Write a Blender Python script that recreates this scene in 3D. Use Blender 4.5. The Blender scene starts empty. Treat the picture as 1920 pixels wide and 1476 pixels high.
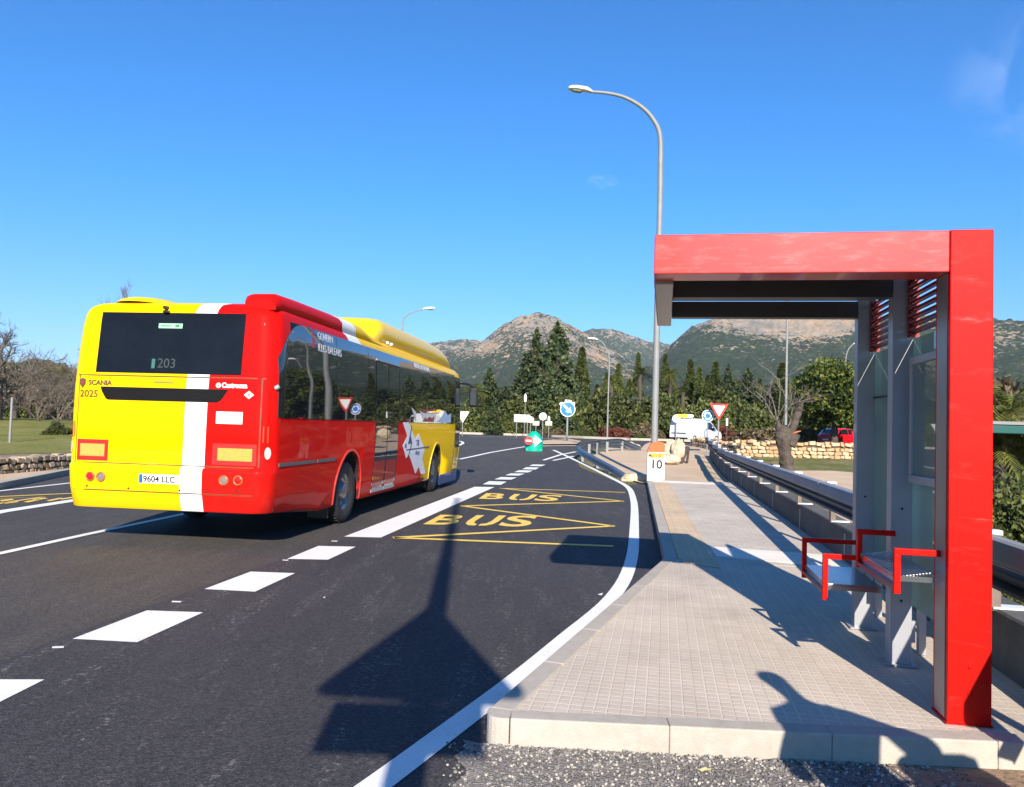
import bpy, bmesh, math, random
import numpy as np
from mathutils import Vector, Matrix, noise as mnoise
R = math.radians
scn = bpy.context.scene
col = scn.collection
# ---------------------------------------------------------------- camera
PITCH, ROLL, FPX, EYE = .041, .030, 1490.0, 1.63
cam = bpy.data.objects.new('camera', bpy.data.cameras.new('camera')); col.objects.link(cam)
cam.data.sensor_width = 36; cam.data.lens = FPX / 1920 * 36
cam.data.clip_start = .05; cam.data.clip_end = 30000
cam.location = (0, 0, EYE)
cam.matrix_world = Matrix.Translation((0, 0, EYE)) @ Matrix.Rotation(math.pi/2 + PITCH, 4, 'X') @ Matrix.Rotation(ROLL, 4, 'Z')
scn.camera = cam
# ---------------------------------------------------------------- sky
SUN_EL, SUN_AZ = 26.4, 177.2
world = bpy.data.worlds.new('World'); scn.world = world; world.use_nodes = True
wt = world.node_tree; wn = wt.nodes; wl = wt.links
bg = wn['Background']
sky = wn.new('ShaderNodeTexSky'); sky.sky_type = 'NISHITA'; sky.sun_disc = False
sky.sun_elevation = R(SUN_EL); sky.sun_rotation = R(SUN_AZ)
sky.air_density = 1.0; sky.dust_density = .12; sky.ozone_density = 2.6; sky.altitude = 0
hs = wn.new('ShaderNodeHueSaturation'); hs.inputs['Saturation'].default_value = 1.08; hs.inputs['Value'].default_value = 1.0
wl.new(sky.outputs[0], hs.inputs['Color'])
tint = wn.new('ShaderNodeMixRGB'); tint.blend_type = 'MULTIPLY'; tint.inputs[0].default_value = 1; wl.new(hs.outputs[0], tint.inputs[1])
tcs = wn.new('ShaderNodeTexCoord'); sxs = wn.new('ShaderNodeSeparateXYZ'); wl.new(tcs.outputs['Generated'], sxs.inputs[0])
els = wn.new('ShaderNodeMapRange'); els.inputs['From Min'].default_value = .03; els.inputs['From Max'].default_value = .27; wl.new(sxs.outputs['Z'], els.inputs['Value'])
tm = wn.new('ShaderNodeMixRGB'); tm.inputs[1].default_value = (.36, .52, .86, 1); tm.inputs[2].default_value = (.185, .61, .98, 1); wl.new(els.outputs[0], tm.inputs[0]); wl.new(tm.outputs[0], tint.inputs[2])
def cloud_mask(dirv, size, stretch, seed, thr):
    tc = wn.new('ShaderNodeTexCoord')
    sub = wn.new('ShaderNodeVectorMath'); sub.operation = 'SUBTRACT'; sub.inputs[1].default_value = dirv
    wl.new(tc.outputs['Generated'], sub.inputs[0])
    sc = wn.new('ShaderNodeVectorMath'); sc.operation = 'MULTIPLY'; sc.inputs[1].default_value = (1/size/stretch, 1/size, 1/size)
    wl.new(sub.outputs[0], sc.inputs[0])
    ln = wn.new('ShaderNodeVectorMath'); ln.operation = 'LENGTH'; wl.new(sc.outputs[0], ln.inputs[0])
    nz = wn.new('ShaderNodeTexNoise'); nz.inputs['Scale'].default_value = 1.2; nz.inputs['Detail'].default_value = 5; nz.inputs['Distortion'].default_value = .6
    ad = wn.new('ShaderNodeVectorMath'); ad.operation = 'ADD'; ad.inputs[1].default_value = (seed, seed, 0)
    wl.new(sc.outputs[0], ad.inputs[0]); wl.new(ad.outputs[0], nz.inputs['Vector'])
    m1 = wn.new('ShaderNodeMapRange'); m1.inputs['From Min'].default_value = 1; m1.inputs['From Max'].default_value = .1
    wl.new(ln.outputs['Value'], m1.inputs['Value'])
    m2 = wn.new('ShaderNodeMapRange'); m2.inputs['From Min'].default_value = thr; m2.inputs['From Max'].default_value = thr + .25
    wl.new(nz.outputs['Fac'], m2.inputs['Value'])
    mu = wn.new('ShaderNodeMath'); mu.operation = 'MULTIPLY'; wl.new(m1.outputs[0], mu.inputs[0]); wl.new(m2.outputs[0], mu.inputs[1])
    return mu.outputs[0]
# ---------------------------------------------------------------- pixel (1920 frame) -> ray / ground helpers
def ray(px, py):
    ix, iy = px - 960, py - 738
    a = ix*math.cos(ROLL) + iy*math.sin(ROLL); b = -ix*math.sin(ROLL) + iy*math.cos(ROLL)
    return Vector((a/FPX, math.cos(PITCH) + b/FPX*math.sin(PITCH), math.sin(PITCH) - b/FPX*math.cos(PITCH)))
def terr(x, y):
    t = min(1, max(0, (y - 24) / 24)); return .75 * t*t*(3 - 2*t)
def GD(px, py, D):
    d = ray(px, py); t = D/d.y; return Vector((d.x*t, D, EYE + d.z*t))
def G(px, py, z=0):
    d = ray(px, py); t = (z - EYE)/min(d.z, -1e-5); return Vector((d.x*t, d.y*t, z))
def Gt(px, py, dz=0):
    d = ray(px, py); t = 2.0
    for _ in range(4000):
        z = EYE + d.z*t; g = terr(d.x*t, d.y*t) + dz
        if z <= g: break
        t += max(.004, (z - g)*.5)
        if t > 400: break
    return Vector((d.x*t, d.y*t, terr(d.x*t, d.y*t) + dz))
cl_a = ray(1130, 341).normalized(); cl_b = ray(1925, 150).normalized()
fa = cloud_mask(tuple(cl_a), .010, 2.2, 1.0, .36)
fb = cloud_mask(tuple(cl_b), .075, 1.0, 2.1, .42)
mx = wn.new('ShaderNodeMath'); mx.operation = 'MAXIMUM'; wl.new(fa, mx.inputs[0]); wl.new(fb, mx.inputs[1])
mm = wn.new('ShaderNodeMath'); mm.operation = 'MULTIPLY'; mm.inputs[1].default_value = .13; wl.new(mx.outputs[0], mm.inputs[0])
mixc = wn.new('ShaderNodeMixRGB'); mixc.inputs[2].default_value = (8.5, 8.8, 9.5, 1)
wl.new(mm.outputs[0], mixc.inputs[0]); wl.new(tint.outputs[0], mixc.inputs[1]); wl.new(mixc.outputs[0], bg.inputs['Color'])
bg.inputs['Strength'].default_value = .11
# ---------------------------------------------------------------- sun and exposure
sl = bpy.data.lights.new('sun', 'SUN'); sl.energy = 5.0; sl.angle = R(.53); sl.color = (1, .90, .77)
sun = bpy.data.objects.new('sun', sl); col.objects.link(sun)
ldir = Vector((-.0495*math.cos(R(SUN_EL)), .9988*math.cos(R(SUN_EL)), -math.sin(R(SUN_EL))))
sun.rotation_euler = ldir.to_track_quat('-Z', 'Y').to_euler(); sun.location = (0, -20, 30)
scn.view_settings.view_transform = 'Standard'; scn.view_settings.look = 'None'
scn.view_settings.exposure = 0.92; scn.view_settings.gamma = 1
scn.cycles.use_denoising = True; scn.cycles.max_bounces = 6; scn.cycles.transparent_max_bounces = 12
rnd = random.Random(7)
# ---------------------------------------------------------------- materials
MATS = {}
def newmat(name):
    m = bpy.data.materials.new(name); m.use_nodes = True
    nt = m.node_tree; b = nt.nodes['Principled BSDF']; return m, nt, b
def N(nt, t, **k):
    n = nt.nodes.new(t)
    for a, v in k.items():
        if a.startswith('i_'): n.inputs[a[2:].replace('_', ' ')].default_value = v
        else: setattr(n, a, v)
    return n
def flat(name, c, rough=.5, metal=0., coat=0., var=.06, vs=6., bump=0., bs=80., spec=.5, emis=None, coords='Object'):
    """principled colour with soft wear variation and fine bump"""
    if name in MATS: return MATS[name]
    m, nt, b = newmat(name); L = nt.links
    tc = N(nt, 'ShaderNodeTexCoord')
    n1 = N(nt, 'ShaderNodeTexNoise', i_Scale=vs, i_Detail=6., i_Roughness=.6); L.new(tc.outputs[coords], n1.inputs['Vector'])
    mp = N(nt, 'ShaderNodeMapRange'); mp.inputs['From Min'].default_value = .3; mp.inputs['From Max'].default_value = .7
    mp.inputs['To Min'].default_value = 1 - var; mp.inputs['To Max'].default_value = 1 + var
    L.new(n1.outputs['Fac'], mp.inputs['Value'])
    mu = N(nt, 'ShaderNodeVectorMath', operation='SCALE'); mu.inputs[0].default_value = c[:3]
    L.new(mp.outputs[0], mu.inputs['Scale']); L.new(mu.outputs[0], b.inputs['Base Color'])
    b.inputs['Roughness'].default_value = rough; b.inputs['Metallic'].default_value = metal
    b.inputs['Coat Weight'].default_value = coat; b.inputs['Coat Roughness'].default_value = .04
    b.inputs['Specular IOR Level'].default_value = spec
    if bump:
        n2 = N(nt, 'ShaderNodeTexNoise', i_Scale=bs, i_Detail=3.); L.new(tc.outputs[coords], n2.inputs['Vector'])
        bp = N(nt, 'ShaderNodeBump', i_Strength=bump, i_Distance=.02); L.new(n2.outputs['Fac'], bp.inputs['Height']); L.new(bp.outputs[0], b.inputs['Normal'])
    if emis: b.inputs['Emission Color'].default_value = (*emis[:3], 1); b.inputs['Emission Strength'].default_value = emis[3]
    MATS[name] = m; return m
def ramp(nt, stops):
    r = N(nt, 'ShaderNodeValToRGB'); e = r.color_ramp.elements
    e[0].position, e[0].color = stops[0][0], (*stops[0][1], 1); e[1].position, e[1].color = stops[-1][0], (*stops[-1][1], 1)
    for p, c in stops[1:-1]:
        x = e.new(p); x.color = (*c, 1)
    return r
def ground_mat(name, stops, s1, s2, rough=.95, bump=.4, bs=40., mix=.5, spec=.2, dist=.03):
    """two-scale noise colour ramp for earth, grass, stone"""
    if name in MATS: return MATS[name]
    m, nt, b = newmat(name); L = nt.links
    tc = N(nt, 'ShaderNodeTexCoord')
    a = N(nt, 'ShaderNodeTexNoise', i_Scale=s1, i_Detail=8., i_Roughness=.62); L.new(tc.outputs['Object'], a.inputs['Vector'])
    c = N(nt, 'ShaderNodeTexNoise', i_Scale=s2, i_Detail=8., i_Roughness=.7); L.new(tc.outputs['Object'], c.inputs['Vector'])
    mi = N(nt, 'ShaderNodeMix'); mi.inputs[0].default_value = mix; L.new(a.outputs['Fac'], mi.inputs[2]); L.new(c.outputs['Fac'], mi.inputs[3])
    r = ramp(nt, stops); L.new(mi.outputs[0], r.inputs[0]); L.new(r.outputs[0], b.inputs['Base Color'])
    b.inputs['Roughness'].default_value = rough; b.inputs['Specular IOR Level'].default_value = spec
    n2 = N(nt, 'ShaderNodeTexNoise', i_Scale=bs, i_Detail=6.); L.new(tc.outputs['Object'], n2.inputs['Vector'])
    bp = N(nt, 'ShaderNodeBump', i_Strength=bump, i_Distance=dist); L.new(n2.outputs['Fac'], bp.inputs['Height']); L.new(bp.outputs[0], b.inputs['Normal'])
    MATS[name] = m; return m
def asphalt(name, base, warm, speck):
    m, nt, b = newmat(name); L = nt.links
    tc = N(nt, 'ShaderNodeTexCoord')
    big = N(nt, 'ShaderNodeTexNoise', i_Scale=.35, i_Detail=5., i_Roughness=.55); L.new(tc.outputs['Object'], big.inputs['Vector'])
    mp = N(nt, 'ShaderNodeMapping'); mp.inputs['Scale'].default_value = (2.2, .35, 1); mp.inputs['Rotation'].default_value = (0, 0, .15)
    L.new(tc.outputs['Object'], mp.inputs['Vector'])
    streak = N(nt, 'ShaderNodeTexNoise', i_Scale=1.6, i_Detail=6., i_Roughness=.6); L.new(mp.outputs[0], streak.inputs['Vector'])
    r1 = ramp(nt, [(.3, base), (.55, tuple((x+y)/2 for x, y in zip(base, warm))), (.75, warm)])
    av = N(nt, 'ShaderNodeMix'); av.inputs[0].default_value = .5; L.new(big.outputs['Fac'], av.inputs[2]); L.new(streak.outputs['Fac'], av.inputs[3])
    L.new(av.outputs[0], r1.inputs[0])
    fine = N(nt, 'ShaderNodeTexVoronoi', i_Scale=95.); L.new(tc.outputs['Object'], fine.inputs['Vector'])
    rf = ramp(nt, [(0, (.45,)*3), (.5, (.95,)*3), (1, (1.85,)*3)])
    sx = N(nt, 'ShaderNodeSeparateColor'); L.new(fine.outputs['Color'], sx.inputs[0]); L.new(sx.outputs[0], rf.inputs[0])
    mul = N(nt, 'ShaderNodeMixRGB', blend_type='MULTIPLY'); mul.inputs[0].default_value = .8; L.new(r1.outputs[0], mul.inputs[1]); L.new(rf.outputs[0], mul.inputs[2])
    # sparse pale specks and dusty scuffs
    vs = N(nt, 'ShaderNodeTexVoronoi', i_Scale=26.); L.new(tc.outputs['Object'], vs.inputs['Vector'])
    r2 = ramp(nt, [(.0, (1,)*3), (.085, (0,)*3)]); L.new(vs.outputs['Distance'], r2.inputs[0])
    sp = N(nt, 'ShaderNodeSeparateColor'); L.new(vs.outputs['Color'], sp.inputs[0])
    r3 = ramp(nt, [(.78, (0,)*3), (.84, (1,)*3)]); L.new(sp.outputs[1], r3.inputs[0])
    m2 = N(nt, 'ShaderNodeMath', operation='MULTIPLY'); L.new(r2.outputs[0], m2.inputs[0]); L.new(r3.outputs[0], m2.inputs[1])
    du = N(nt, 'ShaderNodeTexNoise', i_Scale=2.1, i_Detail=9., i_Roughness=.72, i_Distortion=.5); L.new(mp.outputs[0], du.inputs['Vector'])
    r4 = ramp(nt, [(.50, (0,)*3), (.62, (.8,)*3)]); L.new(du.outputs['Fac'], r4.inputs[0])
    du2 = N(nt, 'ShaderNodeTexNoise', i_Scale=28., i_Detail=5., i_Roughness=.7); L.new(tc.outputs['Object'], du2.inputs['Vector'])
    r5 = ramp(nt, [(.53, (0,)*3), (.66, (1,)*3)]); L.new(du2.outputs['Fac'], r5.inputs[0])
    m3 = N(nt, 'ShaderNodeMath', operation='MULTIPLY'); L.new(r4.outputs[0], m3.inputs[0]); L.new(r5.outputs[0], m3.inputs[1])
    mx2 = N(nt, 'ShaderNodeMath', operation='MAXIMUM'); L.new(m2.outputs[0], mx2.inputs[0]); L.new(m3.outputs[0], mx2.inputs[1])
    cm = N(nt, 'ShaderNodeMixRGB'); cm.inputs[2].default_value = (*speck, 1); L.new(mx2.outputs[0], cm.inputs[0]); L.new(mul.outputs[0], cm.inputs[1])
    L.new(cm.outputs[0], b.inputs['Base Color']); b.inputs['Roughness'].default_value = .82; b.inputs['Specular IOR Level'].default_value = .35
    bp = N(nt, 'ShaderNodeBump', i_Strength=.55, i_Distance=.008); L.new(fine.outputs['Distance'], bp.inputs['Height']); L.new(bp.outputs[0], b.inputs['Normal'])
    MATS[name] = m; return m
def paint_line(name, c, wear=.5):
    m, nt, b = newmat(name); L = nt.links
    tc = N(nt, 'ShaderNodeTexCoord')
    v = N(nt, 'ShaderNodeTexNoise', i_Scale=55., i_Detail=6., i_Roughness=.75); L.new(tc.outputs['Object'], v.inputs['Vector'])
    w = N(nt, 'ShaderNodeTexNoise', i_Scale=3., i_Detail=4.); L.new(tc.outputs['Object'], w.inputs['Vector'])
    ad = N(nt, 'ShaderNodeMath', operation='MULTIPLY_ADD'); ad.inputs[1].default_value = .35; L.new(w.outputs['Fac'], ad.inputs[0]); L.new(v.outputs['Fac'], ad.inputs[2])
    r = ramp(nt, [(.36+wear*.1, (.12, .12, .12)), (.41+wear*.1, tuple(x*.85 for x in c)), (.7, c)]); L.new(ad.outputs[0], r.inputs[0])
    L.new(r.outputs[0], b.inputs['Base Color']); b.inputs['Roughness'].default_value = .75
    bp = N(nt, 'ShaderNodeBump', i_Strength=.3, i_Distance=.004); L.new(v.outputs['Fac'], bp.inputs['Height']); L.new(bp.outputs[0], b.inputs['Normal'])
    MATS[name] = m; return m
def foliage(name, dark, mid, light, scale=.9, trans=.25):
    m, nt, b = newmat(name); L = nt.links
    tc = N(nt, 'ShaderNodeTexCoord'); oi = N(nt, 'ShaderNodeObjectInfo')
    n = N(nt, 'ShaderNodeTexNoise', i_Scale=scale, i_Detail=7., i_Roughness=.7); L.new(tc.outputs['Object'], n.inputs['Vector'])
    at = N(nt, 'ShaderNodeAttribute', attribute_name='lv')
    mi = N(nt, 'ShaderNodeMix'); mi.inputs[0].default_value = .45; L.new(n.outputs['Fac'], mi.inputs[2]); L.new(at.outputs['Fac'], mi.inputs[3])
    r = ramp(nt, [(.25, dark), (.5, mid), (.75, light)]); L.new(mi.outputs[0], r.inputs[0])
    h = N(nt, 'ShaderNodeHueSaturation'); mr = N(nt, 'ShaderNodeMapRange'); mr.inputs['To Min'].default_value = .75; mr.inputs['To Max'].default_value = 1.25
    L.new(oi.outputs['Random'], mr.inputs['Value']); L.new(mr.outputs[0], h.inputs['Value']); L.new(r.outputs[0], h.inputs['Color'])
    L.new(h.outputs[0], b.inputs['Base Color']); b.inputs['Roughness'].default_value = .6; b.inputs['Specular IOR Level'].default_value = .3
    if trans:
        tr = N(nt, 'ShaderNodeBsdfTranslucent'); L.new(h.outputs[0], tr.inputs['Color'])
        ms = N(nt, 'ShaderNodeMixShader'); ms.inputs[0].default_value = trans
        L.new(b.outputs[0], ms.inputs[1]); L.new(tr.outputs[0], ms.inputs[2]); L.new(ms.outputs[0], nt.nodes['Material Output'].inputs[0])
    MATS[name] = m; return m
WHITE = flat('white_paint', (.78, .78, .76), .45, var=.04)
M_line = paint_line('road_white', (.78, .77, .74), .95)
M_yel = paint_line('road_yellow', (.82, .56, .10), .8)
M_bay = asphalt('asphalt_bay', (.034, .033, .036), (.056, .052, .052), (.26, .24, .22))
M_road = asphalt('asphalt_road', (.047, .043, .041), (.078, .069, .060), (.2, .18, .16))
M_steel = flat('galvanised_steel', (.42, .43, .43), .45, .6, var=.12, vs=4, bump=.05)
M_galv2 = flat('galvanised_pole', (.22, .225, .22), .6, .1, var=.1, vs=3)
def scuff_sheen(name, base, thr, amt):
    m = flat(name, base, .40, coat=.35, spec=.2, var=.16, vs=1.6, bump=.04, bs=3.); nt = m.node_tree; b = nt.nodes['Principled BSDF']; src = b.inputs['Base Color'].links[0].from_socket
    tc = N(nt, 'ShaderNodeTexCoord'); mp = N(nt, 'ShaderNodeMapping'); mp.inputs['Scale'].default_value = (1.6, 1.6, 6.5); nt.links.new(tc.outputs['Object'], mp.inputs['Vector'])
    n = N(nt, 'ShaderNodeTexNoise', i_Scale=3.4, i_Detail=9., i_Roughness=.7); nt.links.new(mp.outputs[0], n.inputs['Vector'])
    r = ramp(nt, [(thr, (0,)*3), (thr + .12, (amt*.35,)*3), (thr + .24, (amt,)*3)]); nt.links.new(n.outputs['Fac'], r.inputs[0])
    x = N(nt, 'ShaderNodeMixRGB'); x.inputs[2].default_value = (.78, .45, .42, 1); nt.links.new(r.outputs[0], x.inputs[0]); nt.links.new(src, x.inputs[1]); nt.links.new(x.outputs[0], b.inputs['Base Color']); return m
M_redb = scuff_sheen('red_lacquer_dust_sheen', (.53, .040, .036), .50, .26)  # paler red and pale patches paint in sky reflection, with dusty scuffs
M_frame = flat('grey_powder_coat', (.34, .35, .375), .42, .25, coat=.1, var=.06, vs=3, bump=.02, bs=200)
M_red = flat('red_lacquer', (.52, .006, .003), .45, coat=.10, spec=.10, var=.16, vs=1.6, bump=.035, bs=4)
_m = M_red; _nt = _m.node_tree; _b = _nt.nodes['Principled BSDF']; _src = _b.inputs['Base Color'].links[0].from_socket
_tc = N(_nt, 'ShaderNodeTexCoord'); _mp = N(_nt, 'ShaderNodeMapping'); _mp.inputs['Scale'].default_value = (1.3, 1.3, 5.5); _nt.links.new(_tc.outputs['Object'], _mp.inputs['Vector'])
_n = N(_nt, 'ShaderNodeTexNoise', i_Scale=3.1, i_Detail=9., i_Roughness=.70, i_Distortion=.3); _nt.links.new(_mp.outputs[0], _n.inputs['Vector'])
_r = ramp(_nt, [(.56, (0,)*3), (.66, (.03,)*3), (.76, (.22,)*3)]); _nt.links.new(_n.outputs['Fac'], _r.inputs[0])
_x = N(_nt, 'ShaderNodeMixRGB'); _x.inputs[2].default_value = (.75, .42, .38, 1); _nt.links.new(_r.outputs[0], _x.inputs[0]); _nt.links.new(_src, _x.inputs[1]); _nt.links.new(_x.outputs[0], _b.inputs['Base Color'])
M_rubber = flat('tyre_rubber', (.018, .018, .019), .75, var=.2, vs=20)
M_black = flat('black_plastic', (.008, .008, .009), .4)
M_conc = ground_mat('kerb_concrete', [(.3, (.33, .29, .24)), (.5, (.41, .37, .315)), (.7, (.47, .43, .375))], 1.2, 14, .9, .25, 120)
M_concd = ground_mat('parapet_concrete', [(.3, (.075, .075, .078)), (.5, (.11, .11, .11)), (.7, (.16, .155, .15))], .9, 9, .9, .3, 60)
M_rock = ground_mat('limestone', [(.28, (.26, .19, .12)), (.5, (.52, .42, .29)), (.72, (.66, .58, .45))], 2.2, 9, .95, .8, 12, dist=.06)
M_trunk = ground_mat('bark', [(.3, (.035, .027, .022)), (.5, (.085, .068, .056)), (.72, (.16, .135, .115))], 5, 18, .95, .9, 22, dist=.05)
M_twig = ground_mat('pale_twigs', [(.3, (.085, .068, .052)), (.6, (.17, .14, .11)), (.75, (.25, .215, .18))], 3, 10, .9, .3, 30)
M_sand = ground_mat('sandy_concrete_path', [(.3, (.42, .31, .20)), (.5, (.53, .40, .27)), (.7, (.61, .49, .35))], .5, 9, .95, .3, 60)
M_soil = ground_mat('dry_soil', [(.3, (.15, .10, .065)), (.5, (.25, .175, .115)), (.7, (.38, .29, .20))], .8, 12, .97, .7, 30)
M_field = ground_mat('field', [(.32, (.05, .06, .02)), (.45, (.10, .11, .035)), (.56, (.20, .17, .09)), (.7, (.30, .24, .16))], .18, 4, .97, .8, 9, dist=.1)
M_mead2 = ground_mat('dry_meadow', [(.34, (.07, .085, .02)), (.48, (.13, .14, .035)), (.56, (.24, .19, .10)), (.7, (.36, .27, .17))], .7, 6, .97, .8, 12, dist=.1)
M_meadow = ground_mat('meadow', [(.3, (.09, .10, .02)), (.46, (.17, .18, .03)), (.56, (.24, .21, .07)), (.68, (.32, .25, .14))], .5, 6, .97, .8, 12, dist=.1)
M_glassd = None
def glass_dark(name, tint=(.012, .014, .016), rough=.02):
    if name in MATS: return MATS[name]
    m, nt, b = newmat(name)
    b.inputs['Base Color'].default_value = (*tint, 1); b.inputs['Roughness'].default_value = rough
    b.inputs['Specular IOR Level'].default_value = .85; b.inputs['Coat Weight'].default_value = .6; b.inputs['Coat Roughness'].default_value = .01
    L = nt.links; tc = N(nt, 'ShaderNodeTexCoord'); n2 = N(nt, 'ShaderNodeTexNoise', i_Scale=1.1, i_Detail=1.); L.new(tc.outputs['Object'], n2.inputs['Vector'])
    bp = N(nt, 'ShaderNodeBump', i_Strength=.035, i_Distance=.05); L.new(n2.outputs['Fac'], bp.inputs['Height']); L.new(bp.outputs[0], b.inputs['Normal']); L.new(bp.outputs[0], b.inputs['Coat Normal'])
    MATS[name] = m; return m
M_gl = glass_dark('bus_glass')
M_glr = flat('rear_window_glass', (.0065, .0075, .009), .22, spec=.25, var=.25, vs=2.5)
def clear_glass(name, tint, alpha):
    m, nt, b = newmat(name); L = nt.links
    tr = N(nt, 'ShaderNodeBsdfTransparent'); tr.inputs[0].default_value = (*tint, 1)
    gl = N(nt, 'ShaderNodeBsdfGlossy'); gl.inputs['Roughness'].default_value = .02; gl.inputs[0].default_value = (.9, .95, .93, 1)
    d0 = N(nt, 'ShaderNodeBsdfDiffuse'); d0.inputs[0].default_value = (.60, .72, .66, 1); t0 = N(nt, 'ShaderNodeBsdfTranslucent'); t0.inputs[0].default_value = (.62, .80, .72, 1); di = N(nt, 'ShaderNodeMixShader'); di.inputs[0].default_value = .6; L.new(d0.outputs[0], di.inputs[1]); L.new(t0.outputs[0], di.inputs[2])
    fr = N(nt, 'ShaderNodeFresnel'); fr.inputs[0].default_value = 1.5
    m1 = N(nt, 'ShaderNodeMixShader'); m1.inputs[0].default_value = alpha; L.new(tr.outputs[0], m1.inputs[1]); L.new(di.outputs[0], m1.inputs[2])
    m2 = N(nt, 'ShaderNodeMixShader'); L.new(fr.outputs[0], m2.inputs[0]); L.new(m1.outputs[0], m2.inputs[1]); L.new(gl.outputs[0], m2.inputs[2])
    L.new(m2.outputs[0], nt.nodes['Material Output'].inputs[0]); MATS[name] = m; return m
M_glass = clear_glass('shelter_glass', (.66, .88, .80), .50)
# ---------------------------------------------------------------- mesh helpers
class MB:
    def __init__(s): s.v = []; s.f = []; s.m = []; s.smooth = []
    def add(s, vs, fs, mi=0, sm=False):
        o = len(s.v); s.v += [tuple(v) for v in vs]
        for f in fs: s.f.append([o + i for i in f]); s.m.append(mi); s.smooth.append(sm)
    def box(s, c, d, rz=0, mi=0, M=None, bev=0):
        x, y, z = (k/2 for k in d)
        if bev:
            b = min(bev, x*.9, y*.9, z*.9)
            # chamfered box from convex hull-like layout: 24 verts
            bm = bmesh.new(); bmesh.ops.create_cube(bm, size=1)
            bmesh.ops.scale(bm, vec=(2*x, 2*y, 2*z), verts=bm.verts)
            bmesh.ops.bevel(bm, geom=bm.edges[:], offset=b, segments=2, affect='EDGES', profile=.5)
            vs = [v.co.copy() for v in bm.verts]; bm.verts.index_update(); fs = [[v.index for v in f.verts] for f in bm.faces]; bm.free()
        else:
            vs = [Vector((i*x, j*y, k*z)) for i in (-1, 1) for j in (-1, 1) for k in (-1, 1)]
            fs = [(0, 1, 3, 2), (4, 6, 7, 5), (0, 4, 5, 1), (2, 3, 7, 6), (0, 2, 6, 4), (1, 5, 7, 3)]
        Rm = Matrix.Rotation(rz, 3, 'Z') if M is None else M
        s.add([Rm @ v + Vector(c) for v in vs], fs, mi); return s
    def tube(s, pts, r, n=10, mi=0, cap=True, sm=True, flat=1.0):
        pts = [Vector(p) for p in pts]; rs = r if isinstance(r, (list, tuple)) else [r]*len(pts)
        vs = []; up = None
        for i, p in enumerate(pts):
            t = (pts[min(i+1, len(pts)-1)] - pts[max(i-1, 0)]).normalized()
            if up is None:
                up = Vector((0, 0, 1)) if abs(t.z) < .9 else Vector((1, 0, 0))
            a = t.cross(up).normalized(); b2 = a.cross(t).normalized(); up = b2
            for k in range(n):
                q = 2*math.pi*k/n; vs.append(p + a*math.cos(q)*rs[i] + b2*math.sin(q)*rs[i]*flat)
        fs = [(i*n+k, i*n+(k+1) % n, (i+1)*n+(k+1) % n, (i+1)*n+k) for i in range(len(pts)-1) for k in range(n)]
        s.add(vs, fs, mi, sm)
        if cap: s.add(vs[:n], [list(range(n))[::-1]], mi); s.add(vs[-n:], [list(range(n))], mi)
        return s
    def prism(s, poly, z0, z1, M=Matrix.Identity(4), mi=0):
        """poly in local xy, extruded along local z, then transformed by M"""
        n = len(poly); vs = [M @ Vector((p[0], p[1], z0)) for p in poly] + [M @ Vector((p[0], p[1], z1)) for p in poly]
        fs = [list(range(n))[::-1], [n+i for i in range(n)]] + [(i, (i+1) % n, n+(i+1) % n, n+i) for i in range(n)]
        s.add(vs, fs, mi); return s
    def lathe(s, prof, M=Matrix.Identity(4), n=32, mi=0, sm=True):
        """prof: (radius, height) along local z"""
        vs = [M @ Vector((r*math.cos(2*math.pi*k/n), r*math.sin(2*math.pi*k/n), h)) for r, h in prof for k in range(n)]
        fs = [(i*n+k, i*n+(k+1) % n, (i+1)*n+(k+1) % n, (i+1)*n+k) for i in range(len(prof)-1) for k in range(n)]
        s.add(vs, fs, mi, sm); return s
    def build(s, name, mats, parent=None):
        me = bpy.data.meshes.new(name); me.from_pydata(s.v, [], s.f)
        for m in (mats if isinstance(mats, (list, tuple)) else [mats]): me.materials.append(m)
        me.polygons.foreach_set('material_index', s.m); me.polygons.foreach_set('use_smooth', s.smooth)
        me.update(); bm = bmesh.new(); bm.from_mesh(me); bmesh.ops.recalc_face_normals(bm, faces=bm.faces); bm.to_mesh(me); bm.free()
        o = bpy.data.objects.new(name, me); col.objects.link(o)
        if parent: o.parent = parent
        return o
def tag(o, label=None, cat=None, group=None, kind=None):
    if label: o['label'] = label
    if cat: o['category'] = cat
    if group: o['group'] = group
    if kind: o['kind'] = kind
    return o
def thing(name, label, cat, loc=(0, 0, 0), rz=0, group=None):
    o = bpy.data.objects.new(name, None); col.objects.link(o); o.empty_display_size = .2
    o.location = loc; o.rotation_euler = (0, 0, rz); return tag(o, label, cat, group)
def copy_tree(o, parent=None):
    c = o.copy(); col.objects.link(c)
    if parent: c.parent = parent
    for ch in [x for x in scn.objects if x.parent == o]: copy_tree(ch, c)
    return c
def text(name, body, size, mat, parent=None, M=Matrix.Identity(4), off=.0, ext=.001, sx=1, align='LEFT', bold=0.):
    cu = bpy.data.curves.new('tmp', 'FONT'); cu.body = body; cu.size = size; cu.extrude = ext; cu.offset = bold; cu.align_x = align
    cu.resolution_u = 4
    to = bpy.data.objects.new('tmp', cu); col.objects.link(to); bpy.context.view_layer.update()
    me = bpy.data.meshes.new_from_object(to.evaluated_get(bpy.context.evaluated_depsgraph_get())); bpy.data.objects.remove(to)
    me.name = name; me.transform(M @ Matrix.Diagonal((sx, 1, 1, 1)))
    me.materials.clear(); me.materials.append(mat)
    o = bpy.data.objects.new(name, me); col.objects.link(o)
    if parent: o.parent = parent
    return o
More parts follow.
